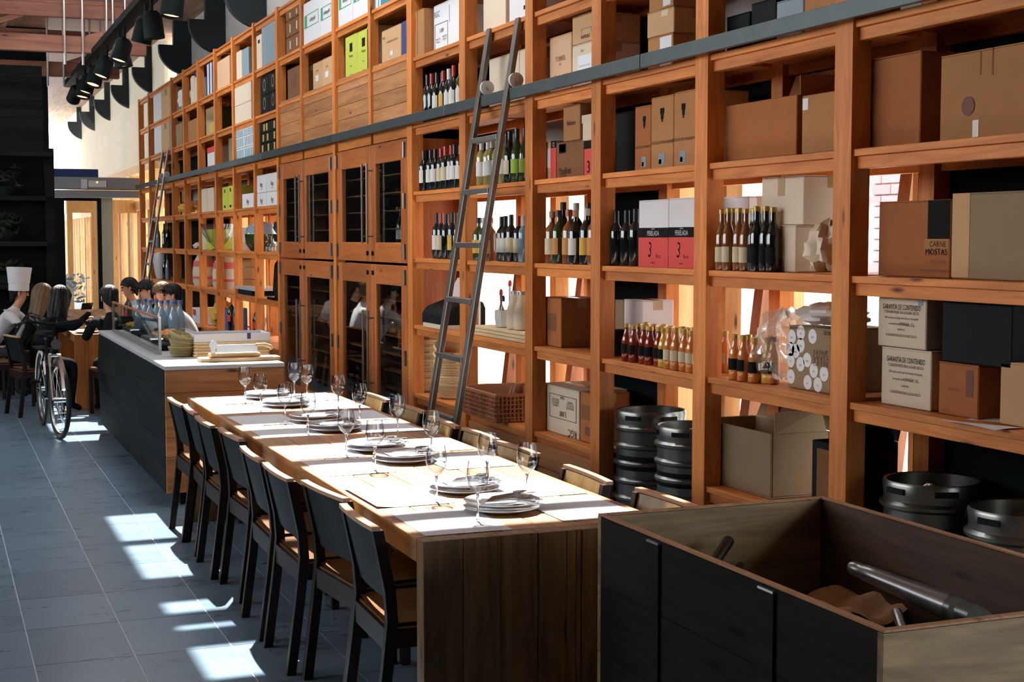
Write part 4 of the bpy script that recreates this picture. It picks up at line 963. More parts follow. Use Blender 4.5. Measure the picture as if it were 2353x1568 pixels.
# things on the far shelves
mx = thing('food_mixer', 'steel food mixer head above the hanging wine glasses', 'mixer', (3.55, 15.399, 1.75))
obj('motor_head', MB().lathe([(.0,0),(.10,.01),(.13,.06),(.12,.13),(.06,.17),(0,.175)], 16, sy=1.4), M['steel'], mx, True)
obj('bowl', MB().lathe([(.0,-.1),(.12,-.08),(.15,-.0),(.14,0)], 16), M['black_gloss'], mx, True)
bx('pedestal', M['steel'], mx, -.04, .04, -.05, .05, -.197, -.08)
cm = thing('coffee_machine', 'tall black coffee machine beside the glass cabinets', 'coffee machine', (3.57, 15.335, 1.047))
obj('body', MB().prism([(-.10,0),(-.13,.10),(-.11,.38),(-.06,.44),(.12,.44),(.14,0)], -.24, .24), M['black'], cm, bevel=.015)
bx('side_panel', M['steel'], cm, -.12, .10, -.262, -.242, .06, .40)
bx('drip_tray', M['black_gloss'], cm, -.20, -.1, -.2, .2, 0, .03)
hb = thing('covered_bowl', 'dark green bowl under a clear cover on the far shelf', 'bowl', (3.55, 16.635, 1.553))
obj('bowl', MB().lathe([(0,0),(.12,.004),(.18,.09),(.19,.2),(.18,.2),(.0,.1)], 18), M['wine_green'], hb, True)
obj('cover', MB().lathe([(.18,.2),(.17,.27),(.11,.33),(0,.35)], 18), M['clear_blue'], hb, True)
gb = tag(obj('glass_bowl', MB().lathe([(.0,0),(.09,.002),(.03,.03),(.12,.10),(.20,.22),(.22,.34),(.215,.34),(.1,.1)], 18, (3.46, 18.875, 1.553)), M['glass'], smooth=True), 'clear glass punch bowl beside the lime and grey carton', 'bowl')
tr = thing('serving_tray', 'pale serving tray with dark pans over the far low shelf', 'tray', (3.56, 16.884, 1.047))
bx('tray_base', M['porcelain'], tr, -.17, .2, -.52, .52, .06, .09)
bx('pan', M['black'], tr, -.16, .18, -.40, .40, 0, .06)
for k in range(6):
    y = 15.126+(15.859-15.126)*k/5
    g = tag(obj('upturned_glass', MB().lathe([(.03,0),(.038,.03),(.036,.07),(.008,.10),(.006,.17),(.032,.178),(.03,.18)], 12, (3.46, y, 1.556)), M['glass'], smooth=True), '%s wine glass from the glass cabinets on the far middle shelf' % ORD[k], 'glass', 'wine glasses on the far shelf')
for k, u in enumerate((0, 1, 2, 3, 4, 5, 6, 7, 8, 9)):
    y = (25.242, 24.578, 23.852, 23.436, 22.601, 22.224, 25.294, 23.436, 22.39, 23.712)[k]
    z = (R2,R2,R2,R2,R2,R2,R1,R1,R2,R1)[k]
    bottle('burg', 3.52, y+.02*k, z, ['wine_dark','clear_blue','wine_green'][k % 3], 'cap_black', None if k % 2 else 'label_white', '%s tall bottle in the shaded end bays, counting away from the cartons' % ORD[k], 'bottles in the shaded end bays', h=1.3)
vs_ = tag(obj('white_vase', MB().lathe([(0,0),(.10,.003),(.12,.06),(.16,.30),(.14,.42),(.13,.42),(.1,.05)], 16, (3.52, 23.619+.5, 1.047)), M['cap_white'], smooth=True), 'white vase on the shaded end shelf near the ladder foot', 'vase')
tag(crumple('snack_bags', (3.52, 21.589, 2.15), .12, 'label_yellow', 'packet of snacks under the rail in the shaded end bays', 'packet', (1,3,.6), 21), None, None).name = 'snack_packet'

# ------------------------------------------------------------------ kegs
def keg_profile(h):
    p = [(.0,.02),(.17,.02),(.175,0),(.185,.0),(.187,.04),(.187,.10)]
    for i in range(5):
        z = .12+i*(h-.22)/4.0
        p += [(.188,z-.012),(.203,z),(.203,z+.012),(.188,z+.024)]
    p += [(.187,h-.06),(.192,h-.012),(.186,h),(.176,h-.004),(.174,h-.07),(.15,h-.075),(.03,h-.06),(.0,h-.06)]
    return p
def keg(x, y, z, h, label):
    o_ = tag(obj('beer_keg', MB().lathe(keg_profile(h), 32, cap0=False, cap1=False), M['keg'], smooth=True, loc=(x, y, z), rot=random.uniform(0, 3)), label, 'keg', 'steel beer kegs')
    obj('dark_band', MB().lathe([(.1895,h*.47),(.1895,h*.60)], 32, cap0=False, cap1=False), M['black'], o_, True)
    obj('valve', MB().lathe([(.035,h-.06),(.035,h-.03),(.02,h-.02),(0,h-.02)], 12), M['steel'], o_, True)
    for a in (2.2, 3.3, 5.4):
        obj('hand_hole', MB().box(.183, .1935, -.045, .045, h-.045, h-.022), M['black'], o_).rotation_euler = (0,0,a)
    return o_
keg(3.63, 7.02, .172, .60, 'farther steel keg beneath the sauce bottles')
keg(3.62, 6.52, .172, .575, 'nearer steel keg beneath the sauce bottles, by the post')
keg(3.66, 4.66, .172, .58, 'steel keg right of the nearest post')
keg(3.62, 4.10, .172, .565, 'steel keg at the frame edge beyond the crate')
tag(bx('storage_bin', M['black'], None, 3.55, 3.85, 4.70, 4.95, .02, .70), None, None)
bpy.data.objects['storage_bin'].parent = None
b_ = bpy.data.objects['storage_bin']; tag(b_, 'black bin with a pale lid behind the keg', 'bin')
b_.location = (.05,.0,0)
bpy.data.objects.remove(b_)

# ------------------------------------------------------------------ dining table
def plank_table(label, x0, x1, y0, y1, n, ez='table_z'):
    t = thing('dining_table', label, 'table')
    w = (x1-x0)/n
    for i in range(n):
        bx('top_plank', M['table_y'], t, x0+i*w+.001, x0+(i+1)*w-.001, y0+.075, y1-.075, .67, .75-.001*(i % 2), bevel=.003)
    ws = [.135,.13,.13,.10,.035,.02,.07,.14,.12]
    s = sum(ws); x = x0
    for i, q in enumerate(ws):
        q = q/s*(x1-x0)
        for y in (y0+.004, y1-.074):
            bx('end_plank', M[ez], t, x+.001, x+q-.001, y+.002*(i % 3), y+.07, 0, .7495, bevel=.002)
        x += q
    bx('apron', M['chair'], t, x0+.16, x0+.20, y0+.08, y1-.08, .56, .668)
    bx('apron', M['chair'], t, x1-.20, x1-.16, y0+.08, y1-.08, .56, .668)
    bx('stretcher', M['chair'], t, (x0+x1)/2-.05, (x0+x1)/2+.05, y0+.08, y1-.08, .42, .48)
    return t
plank_table('long plank dining table laid with plates and glasses', 1.412, 2.29, 4.27, 8.77, 6)
plank_table('farther plank dining table with seated diners beyond the counter', 1.31, 2.15, 14.95, 20.4, 6, 'pine_z')

# ------------------------------------------------------------------ chairs (x to the table)
def make_chair():
    t = thing('dining_chair', 'x', 'chair', group='low-backed dining chairs')
    W = .225
    def back(u, v):                      # u across, v up
        y = (u-.5)*2*(W-.028)
        return (-.182-.055*v-.010*(1-((u-.5)*2)**2), y, .525+.235*v)
    mb = MB()
    n = 10
    def shell(th):
        return lambda u, v: (back(u, v)[0]+th, back(u, v)[1], back(u, v)[2])
    mb.grid(shell(0), n, 5); mb.grid(shell(.018), n, 5)
    N1 = (n+1)*6
    for i in range(n):
        for j in (0, 5):
            a = i*6+j; b = a+6
            mb.f.append((a, b, b+N1, a+N1))
    for j in range(5):
        for i in (0, n):
            a = i*6+j
            mb.f.append((a, a+1, a+1+N1, a+N1))
    obj('backrest', mb, M['chair_back'], t, smooth=False)
    obj('backrest_lining', MB().grid(lambda u, v: (back(u, v)[0]+.0195, back(u, v)[1], back(u, v)[2]), n, 5), M['chair_front'], t)
    cap = MB()
    def capf(dz):
        return lambda u, v: (-.247-.010*(1-((u-.5)*2)**2)+.028*v, (u-.5)*2*W, .762+dz+.0*v)
    cap.grid(capf(0), 12, 1); cap.grid(capf(.014), 12, 1)
    N2 = 26
    for i in range(12):
        for j in (0, 1):
            a = i*2+j; cap.f.append((a, a+2, a+2+N2, a+N2))
    for i in (0, 12): cap.f.append((i*2, i*2+1, i*2+1+N2, i*2+N2))
    obj('top_rail', cap, M['chair_top'], t)
    for s in (-1, 1):
        y = s*(W-.018)
        leg = MB()
        pts = [(-.235,0),(-.195,.30),(-.178,.46),(-.185,.56),(-.225,.762)]
        for (a, za), (b, zb) in zip(pts, pts[1:]):
            leg.hexa([(a-.018,y-.016,za),(a+.018,y-.016,za),(a+.018,y+.016,za),(a-.018,y+.016,za),(b-.018,y-.016,zb),(b+.018,y-.016,zb),(b+.018,y+.016,zb),(b-.018,y+.016,zb)])
        obj('leg', leg, M['chair'], t)
        bx('leg', M['chair'], t, .16, .195, y-.018, y+.018, 0, .435, bevel=.003)
        bx('side_rail', M['chair'], t, -.165, .16, y-.010, y+.010, .37, .43)
    bx('rear_rail', M['chair'], t, -.20, -.178, -W+.03, W-.03, .36, .435)
    bx('front_rail', M['chair'], t, .165, .187, -W+.03, W-.03, .37, .435)
    obj('seat', MB().grid(lambda u, v: (-.185+.385*u, (v-.5)*2*(W-.002), .455-.012*math.sin(math.pi*u)*math.sin(math.pi*v)), 8, 8).box(-.185,.20,-W+.003,W-.003,.435,.442), M['chair_seat'], t)
    return t
chair0 = make_chair()
def chair(x, y, rz, label, first=[True]):
    if first[0]:
        first[0] = False
        chair0.location = (x, y, 0); chair0.rotation_euler = (0,0,rz); chair0['label'] = label
    else:
        dup(chair0, (x, y, 0), rz, label)
LX = [(1.515,8.36,.02),(1.53,7.95,-.03),(1.51,7.40,.0),(1.54,6.88,.03),(1.505,6.20,-.02),(1.50,5.69,0),(1.565,5.22,.10),(1.545,4.65,-.03)]
for i, (x, y, r) in enumerate(LX):
    chair(x, y, r, '%s dining chair along the aisle side, counting from the counter' % ORD[i])
RXS = [(2.19,8.18,.0),(2.20,7.57,.04),(2.17,6.93,-.03),(2.18,6.43,.0),(2.17,5.93,.03),(2.16,5.18,-.04),(2.20,4.56,.03)]
for i, (x, y, r) in enumerate(RXS):
    chair(x, y, math.pi+r, '%s dining chair along the shelving side, counting from the counter' % ORD[i])
for i, (x, y, r) in enumerate(((.93,14.73,.25),(.78,15.62,-.1),(.57,16.44,-.25),(2.51,14.86,math.pi-.3),(2.41,15.7,math.pi),(2.39,16.45,math.pi+.1),(1.65,14.40,math.pi/2+.15),(2.33,17.41,math.pi-.2))):
    chair(x, y, r, ['chair beside the bicycle at the farther table','chair of the woman in the quilted jacket','chair of the seated chef','chair of the diner with sunglasses','chair of the fair-haired diner','chair of the diner in a black cap','chair of the diner in black','chair of the diner in the white shirt'][i])

# ------------------------------------------------------------------ table setting
PY = [8.53,8.09,7.36,6.97,6.24,5.88,5.09,4.68]
plate_prof = [(0,.0),(.085,0),(.095,.004),(.135,.016),(.134,.020),(.092,.009),(0,.006)]
plate_me = MB().lathe(plate_prof, 32, cap0=False, cap1=False).mesh('plate', True); plate_me.materials.append(M['porcelain'])
def cutlery_mesh(kind):
    mb = MB()
    mb.tube([(0,0,0),(.05,0,.002),(.11,0,.003)], [.005,.0038,.003], 6)
    if kind == 'spoon':
        mb.lathe([(0,-.003),(.018,-.001),(.021,.003),(.016,.004),(0,0)], 12, (.135,0,.004), sx=1.5)
    elif kind == 'fork':
        mb.box(.108,.135,-.010,.010,.001,.004)
        for k in range(4): mb.box(.135,.175,-.0095+.0055*k,-.0070+.0055*k,.001,.004)
    else:
        mb.hexa([(.108,-.003,.001),(.20,-.006,.001),(.20,.006,.001),(.108,.009,.001),(.108,-.003,.003),(.20,-.006,.003),(.20,.006,.003),(.108,.009,.003)])
    me = mb.mesh(kind, True); me.materials.append(M['cutlery']); return me
CUT = {k: cutlery_mesh(k) for k in ('spoon','fork','knife')}
nap_me = MB().grid(lambda u, v: ((u-.5)*.17, (v-.5)*.13, .004*abs(math.sin(6*u+2*v))), 8, 6).mesh('napkin', True); nap_me.materials.append(M['napkin'])
for i, y in enumerate(PY):
    x = 1.85+random.uniform(-.012, .012)
    for k in range(2):
        tag(link('plate', plate_me, None, None, (x+.004*(k-1), y+.003*k, .7505+.019*k)), '%s plate of the %s pair on the table, counting from the counter' % (['lower','upper'][k], ORD[i]), 'plate', 'stacked dinner plates')
    zt = .7505+.019+.0065
    tag(link('napkin', nap_me, None, None, (x+.01, y, zt+.004), random.uniform(-.4, .4)), 'folded napkin on the %s plate stack from the counter' % ORD[i], 'napkin', 'folded napkins')
    for k, kd in enumerate(('fork','knife','spoon','fork','knife','spoon')):
        tag(link(kd, CUT[kd], None, None, (x-.085+.012*k, y-.052+.018*k, zt+.014), .12*k-.25+random.uniform(-.08, .08)), '%s %s on the %s plate stack from the counter' % (['front','rear'][k//3], kd, ORD[i]), kd, 'cutlery on the plate stacks')
bowl_prof = [(.007,.098),(.022,.110),(.034,.128),(.0385,.150),(.037,.175),(.0315,.208),(.0305,.208),(.036,.175),(.0373,.150),(.033,.130),(.02,.113),(.0,.104)]
glass_me = MB().lathe(bowl_prof, 24, cap0=False, cap1=False).mesh('wine_glass', True); glass_me.materials.append(M['glass'])
foot_me = MB().lathe([(.0,.0004),(.034,.0004),(.034,.0018),(.012,.005),(.0,.0075)], 20, cap0=False, cap1=False).mesh('foot', True); foot_me.materials.append(M['glass'])
stem_me = MB().lathe([(0,.006),(.0065,.007),(.0042,.014),(.0036,.05),(.0040,.085),(.0075,.0985),(.0,.101)], 20, cap0=False, cap1=False).mesh('stem', True); stem_me.materials.append(M['stem_glass'])
GL = [(1.675,8.342),(1.672,7.907),(1.67,7.30),(1.68,6.85),(1.67,6.12),(1.672,5.684),(1.674,4.91),(1.685,4.515)]
GR = [(2.0,8.49),(2.041,8.342),(2.045,7.65),(2.025,7.156),(2.036,6.54),(1.99,5.902),(1.96,5.145),(1.995,4.83)]
for i in range(8):
    for q_, sd in ((GL[i], 'aisle'), (GR[i], 'shelving')):
        g_ = link('wine_glass', glass_me, None, None, (*q_, .7503)); link('stem', stem_me, None, g_); link('foot', foot_me, None, g_)
        tag(g_, '%s empty wine glass on the %s side, counting from the counter' % (ORD[i], sd), 'wine glass', 'empty wine glasses')
pm_me = MB().grid(lambda u, v: ((u-.5)*.30, (v-.5)*.42, .0012+.0016*math.sin(4*u)*math.sin(3*v)), 6, 6).mesh('placemat', True); pm_me.materials.append(M['placemat'])
pm_me2 = MB().grid(lambda u, v: ((u-.5)*.30, (v-.5)*.42, .001+(.05*max(0,.25-u)**1.4)), 10, 4).mesh('placemat', True); pm_me2.materials.append(M['placemat'])
for i, y in enumerate((8.50,8.03,7.50,7.02,6.28,5.82,5.08,4.56)):
    tag(link('placemat', pm_me2 if i == 6 else pm_me, None, None, (1.60 if i != 6 else 1.585, y, .7505), random.uniform(-.03, .03)), '%s grey paper placemat on the aisle side, counting from the counter' % ORD[i], 'placemat', 'grey paper placemats')
    tag(link('placemat', pm_me, None, None, (2.105, (8.50,8.02,7.50,7.0,6.30,5.80,5.08,4.62)[i], .7505), random.uniform(-.03, .03)), '%s grey paper placemat on the shelving side, counting from the counter' % ORD[i], 'placemat', 'grey paper placemats')

# ------------------------------------------------------------------ serving counter
ct = thing('serving_counter', 'long plank serving counter with dark side and stone top', 'counter')
CX0, CX1, CY0, CY1 = 1.35, 2.11, 9.24, 13.1
bx('stone_top', M['counter_top'], ct, CX0-.002, CX1+.002, CY0-.004, CY1, .872, .90, bevel=.003)
bx('carcass', M['black'], ct, CX0+.03, CX1-.01, CY0+.03, CY1-.01, .09, .871)
bx('plinth', M['black'], ct, CX0+.10, CX1-.06, CY0+.10, CY1-.06, 0, .09)
hs = [.075,.155,.125,.13,.155,.142]
z = .089
for i, h in enumerate(hs):
    bx('end_plank', M['counter_x'], ct, CX0+.002, CX1-.002, CY0, CY0+.028-.001*(i % 2), z+.001, z+h-.001, bevel=.002)
    z += h
z = .089
for i in range(5):
    h = .782/5; yy = CY0+.03
    while yy < CY1-.05:
        y2 = min(yy+random.uniform(.8, 1.5), CY1-.01)
        bx('side_plank', M['counter_dark'], ct, CX0, CX0+.028-.002*random.random(), yy+.001, y2-.001, z+.001, z+h-.001)
        yy = y2
    z += h
gs = thing('glass_screen', 'glass food screen with a steel corner post on the counter', 'screen', (0,0,.9005))
bx('pane', M['pane'], gs, 1.455, 1.461, 10.2, 12.9, .02, .245)
bx('post', M['steel'], gs, 1.448, 1.468, 10.175, 10.2, 0, .26, bevel=.002)
bx('post', M['steel'], gs, 1.448, 1.468, 12.9, 12.925, 0, .26)
bx('top_strip', M['strut'], gs, 1.449, 1.467, 10.2, 12.9, .245, .258)
bx('bottom_strip', M['steel'], gs, 1.449, 1.467, 10.2, 12.9, 0, .02)
bx('pane', M['pane'], gs, 1.468, 1.95, 12.905, 12.911, .0, .258)
for k, (y, m1) in enumerate(((10.75,'black'),(11.35,'steel'),(11.95,'black'),(12.5,'steel'))):
    fp = thing('food_pan', '%s food pan behind the glass screen, counting from the baskets' % ORD[k], 'food pan', (1.66, y, .9005), group='food pans behind the screen')
    bx('pan', M[m1], fp, -.15, .15, -.24, .24, 0, .05, bevel=.01)
    f = MB()
    for q in range(14):
        f.lathe([(0,0),(.03,.01),(.035,.025),(.02,.045),(0,.05)], 8, (random.uniform(-.11,.11), random.uniform(-.2,.2), .048), sx=random.uniform(.8,1.3))
    s_ = obj('food', f, M[['hair_brown','label_orange','leaf_dark','label_yellow'][k]], fp, True); s_['kind'] = 'stuff'
for k in range(8):
    a = k/7
    bottle('water', 1.60+.036*k+.03*(k % 2), 12.35-.075*k+.18*(k % 2), .9005, 'clear_blue', 'blue', 'label_white' if k % 2 else 'blue', '%s water bottle with a blue cap on the counter, counting from the aisle' % ORD[k], 'water bottles on the counter', name='water_bottle')
for k in range(5):
    tag(obj('orange_fruit', MB().lathe([(.0,0),(.025,.006),(.038,.03),(.036,.05),(.02,.07),(0,.074)], 12, (1.93+.075*k*.5, 10.55-.07*(k % 2), .9005)), M['juice_orange'], smooth=True), '%s orange from the aisle on the counter behind the baskets' % ORD[k], 'orange', 'oranges on the counter')
tag(bx('steel_tray', M['steel'], None, 1.58, 1.78, 10.25, 10.60, .9005, .925, bevel=.006), 'shallow steel tray beside the green straw baskets', 'tray')
basket((1.575, 9.98, .901), .064, .090, .070, 'straw_green', 'lowest green straw bread basket on the counter', 'bread baskets on the counter', False)
basket((1.575, 9.98, .950), .062, .092, .070, 'straw_green', 'middle green straw bread basket on the counter', 'bread baskets on the counter', False, (.06,.10,0))
basket((1.57, 9.97, 1.002), .058, .090, .055, 'straw_green', 'topmost tilted green straw basket with a looped rim', 'bread baskets on the counter', True, (.16,.26,0))
bb = thing('bread_basket', 'rectangular wicker bread basket with a white cloth liner', 'basket', (1.90, 10.02, .9005))
for k in range(6):
    z = .008+k*.021
    obj('coil', MB().tube([(-.24,-.14,z),(.24,-.14,z),(.25,-.13,z),(.25,.13,z),(.24,.14,z),(-.24,.14,z),(-.25,.13,z),(-.25,-.13,z)], .011, 6, True), M['straw'], bb)
bx('floor_weave', M['straw'], bb, -.24, .24, -.13, .13, .0, .01)
ln = MB(); hw1, hd1 = .262, .152
ln.hexa([(-hw1,-hd1,.10),(hw1,-hd1,.10),(hw1,-hd1+.006,.10),(-hw1,-hd1+.006,.10),(-hw1,-hd1,.155),(hw1,-hd1,.155),(hw1,-hd1+.006,.155),(-hw1,-hd1+.006,.155)])
ln.hexa([(-hw1,hd1-.006,.10),(hw1,hd1-.006,.10),(hw1,hd1,.10),(-hw1,hd1,.10),(-hw1,hd1-.006,.155),(hw1,hd1-.006,.155),(hw1,hd1,.155),(-hw1,hd1,.155)])
ln.box(-hw1,-hw1+.006,-hd1,hd1,.10,.155).box(hw1-.006,hw1,-hd1,hd1,.10,.155)
ln.grid(lambda u, v: ((u-.5)*.50, (v-.5)*.29, .135-.06*math.sin(math.pi*u)*math.sin(math.pi*v)), 8, 6)
obj('liner', ln, M['cloth_white'], bb, bevel=.003)
bx('navy_tab', M['navy'], bb, .10, .125, -.1535, -.1505, .115, .156)
bo = tag(obj('bread_board', MB().prism([(1.87+.265*max(-1,min(1,1.35*math.cos(a))), 9.50+.10*math.sin(a)) for a in [2*math.pi*i/40 for i in range(40)]], .9005, .925, axis='z'), M['board'], bevel=.004), 'long rounded wooden board at the counter edge', 'board')
sl = thing('bread_slicer', 'bread slicer with a steel blade on a wooden base', 'slicer', (1.845, 9.50, .9255))
bx('base', M['board'], sl, -.17, .16, -.05, .05, 0, .028, bevel=.006)
bx('blade', M['steel'], sl, -.13, .14, -.038, -.034, .032, .085, bevel=.002)
obj('pivot', MB().tube([(-.15,-.045,.085),(-.15,-.02,.085)], .028, 14), M['steel'], sl, True)
bx('pivot_bracket', M['steel'], sl, -.165, -.135, -.036, -.024, .028, .085)
obj('handle', MB().tube([(.13,-.036,.078),(.19,-.036,.078),(.225,-.036,.066),(.235,-.036,.045)], [.010,.012,.013,.010], 8), M['board'], sl, True)

# ------------------------------------------------------------------ open crate in the foreground
M['crate_lit_rim'] = wood('crate_lit_rim', (.22,.10,.045), (.36,.18,.085), 'y', rough=.5)  # added rim strips: light on the top edges is put into this colour
cr = thing('plank_crate', 'large open plank crate in the corner holding bottles', 'crate')
X0, X1, Y0, Y1, ZT = 1.888, 2.705, 2.555, 4.0, .85
ys = [Y0, 2.87, 3.42, Y1]
for i in range(4):
    z0, z1 = i*.2125, (i+1)*.2125
    bx('side_plank', M['crate_shaded'], cr, X0, X0+.022, Y0+.022, Y1-.022, z0+.001, z1-.001-(0 if i < 3 else 0))
    bx('side_plank', M['crate'], cr, X1-.022, X1, Y0+.022, Y1-.022, z0+.001, z1-.001)
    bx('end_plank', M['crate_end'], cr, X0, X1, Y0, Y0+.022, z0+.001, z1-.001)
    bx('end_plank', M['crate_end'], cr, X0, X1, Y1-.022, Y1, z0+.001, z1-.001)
for y in (3.02, 3.62):
    bx('batten', M['crate_shaded'], cr, X0-.008, X0, y-.035, y+.035, 0, ZT-.012)
    bx('cleat', M['steel'], cr, X0-.010, X0+.001, y-.035, y+.035, ZT-.012, ZT-.006)
for y in (3.3,):
    bx('batten', M['crate_shaded'], cr, X1, X1+.02, y-.04, y+.04, 0, ZT-.004)
for (a, b, c, d) in ((X0, X0+.022, Y0, Y1), (X1-.022, X1, Y0, Y1), (X0+.022, X1-.022, Y0, Y0+.022), (X0+.022, X1-.022, Y1-.022, Y1)):
    bx('lit_rim_strip', M['crate_lit_rim'], cr, a, b, c, d, ZT, ZT+.006, bevel=.001)
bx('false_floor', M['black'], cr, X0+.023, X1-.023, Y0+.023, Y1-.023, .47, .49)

# contents of the crate
def lying(p, q, r, name, label, foil, glass, lab=None):
    p, q = Vector(p), Vector(q); d = (q-p); L = d.length; d.normalize()
    o_ = obj(name, MB().lathe([(0,0),(.32*r,.003),(.36*r,.02),(.34*r,.05),(.34*r,L*.36),(.42*r,L*.42),(.95*r,L*.56),(r,L*.62),(r,L*.98),(.9*r,L)], 20), M[glass], smooth=True)
    o_.location = p; o_.rotation_euler = d.to_track_quat('Z', 'Y').to_euler()
    obj('foil', MB().lathe([(.0,-.002),(.37*r,0),(.40*r,.015),(.37*r,.05),(.37*r,L*.36)], 20, cap0=False, cap1=False), M[foil], o_, True)
    if lab: obj('label', MB().lathe([(r*1.004,L*.66),(r*1.004,L*.94)], 20, cap0=False, cap1=False), M[lab], o_, True)
    return tag(o_, label, 'bottle')
M['foil_grey'] = mat('gunmetal_foil', (.10,.105,.11), .3, .6)
def foil_bottle(p, q):
    p, q = Vector(p), Vector(q); d = (q-p); L = d.length; d.normalize()
    o_ = obj('champagne_bottle', MB().lathe([(0,L*.3),(.030,L*.3),(.040,L*.52),(.047,L*.62),(.050,L*.75),(.050,L*.98),(.045,L)], 22), M['foil_grey'], smooth=True)
    o_.location = p; o_.rotation_euler = d.to_track_quat('Z', 'Y').to_euler()
    obj('foil', MB().lathe([(0,0),(.016,.002),(.021,.012),(.0225,.03),(.0215,.055),(.025,.060),(.027,.11),(.031,.30*L),(.0415,.53*L)], 22, cap0=False, cap1=False), M['foil_silver'], o_, True)
    obj('label', MB().lathe([(.0435,L*.56),(.0508,L*.72),(.0508,L*.93)], 22, cap0=False, cap1=False), M['label_sage'], o_, True)
    return tag(o_, 'large foil-necked bottle lying across the crate', 'bottle')
M['foil_silver'] = mat('silver_foil', (.22,.22,.23), .3, .7)
M['label_sage'] = mat('sage_label', (.10,.12,.10), .7)
foil_bottle((2.586, 3.675, 0.7), (2.754, 2.989, 0.61))
lying((2.289, 3.894, 0.76), (1.935,3.60,.60), .048, 'wine_bottle', 'glossy black bottle neck leaning out of the crate by the table', 'black_gloss', 'wine_dark')
lying((2.404, 4.017, 0.66), (2.00,3.42,.50), .042, 'wine_bottle', 'lower bottle neck with a tag leaning in the crate', 'black_gloss', 'wine_dark')
lying((2.571, 3.42, 0.62), (2.20,2.75,.51), .040, 'wine_bottle', 'dark bottle with a silver neck lying under the large bottle', 'steel', 'wine_dark')
tag(obj('tag_string', MB().tube([(2.409, 4.026, 0.655), (2.433, 4.033, 0.64), (2.438, 4.057, 0.62)], .006, 6), M['straw']), 'pale string loop tied to the bottle neck in the crate', 'string')
pp = (2.554, 3.677, 0.6)
tag(obj('brown_paper', MB().grid(lambda u, v: (pp[0]-.13+.26*u+.02*math.sin(5*v), pp[1]-.16+.32*v, pp[2]-.02+.025*math.sin(7*u+3*v)+.012*math.sin(17*v)), 12, 12), M['kraft_light'], smooth=True), 'crumpled brown packing paper inside the crate', 'paper')
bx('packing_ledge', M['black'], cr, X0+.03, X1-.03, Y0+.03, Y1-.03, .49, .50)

# ------------------------------------------------------------------ people
def body_mesh(sk, edges, mats):
    """sk: name -> (point, radius, material index); skinned into one continuous surface."""
    names = list(sk); idx = {n: i for i, n in enumerate(names)}
    me = bpy.data.meshes.new('body')
    me.from_pydata([sk[n][0] for n in names], [(idx[a], idx[b]) for a, b in edges], [])
    o_ = bpy.data.objects.new('body', me); COL.objects.link(o_)
    s = o_.modifiers.new('skin', 'SKIN'); s.use_smooth_shade = True; s.branch_smoothing = .4
    for i, n in enumerate(names):
        r = sk[n][1]
        me.skin_vertices[0].data[i].radius = r if isinstance(r, tuple) else (r, r)
        me.skin_vertices[0].data[i].use_root = (n == 'pelvis')
    ss = o_.modifiers.new('smooth', 'SUBSURF'); ss.levels = 2; ss.render_levels = 2
    dg = bpy.context.evaluated_depsgraph_get()
    out = bpy.data.meshes.new_from_object(o_.evaluated_get(dg))
    bpy.data.objects.remove(o_)
    out.materials.clear()
    for m in mats: out.materials.append(m)
    pts = [(Vector(sk[n][0]), sk[n][2]) for n in names]
    for p in out.polygons:
        c = p.center
        p.material_index = min(pts, key=lambda q: (q[0]-c).length_squared)[1]
        p.use_smooth = True
    return out
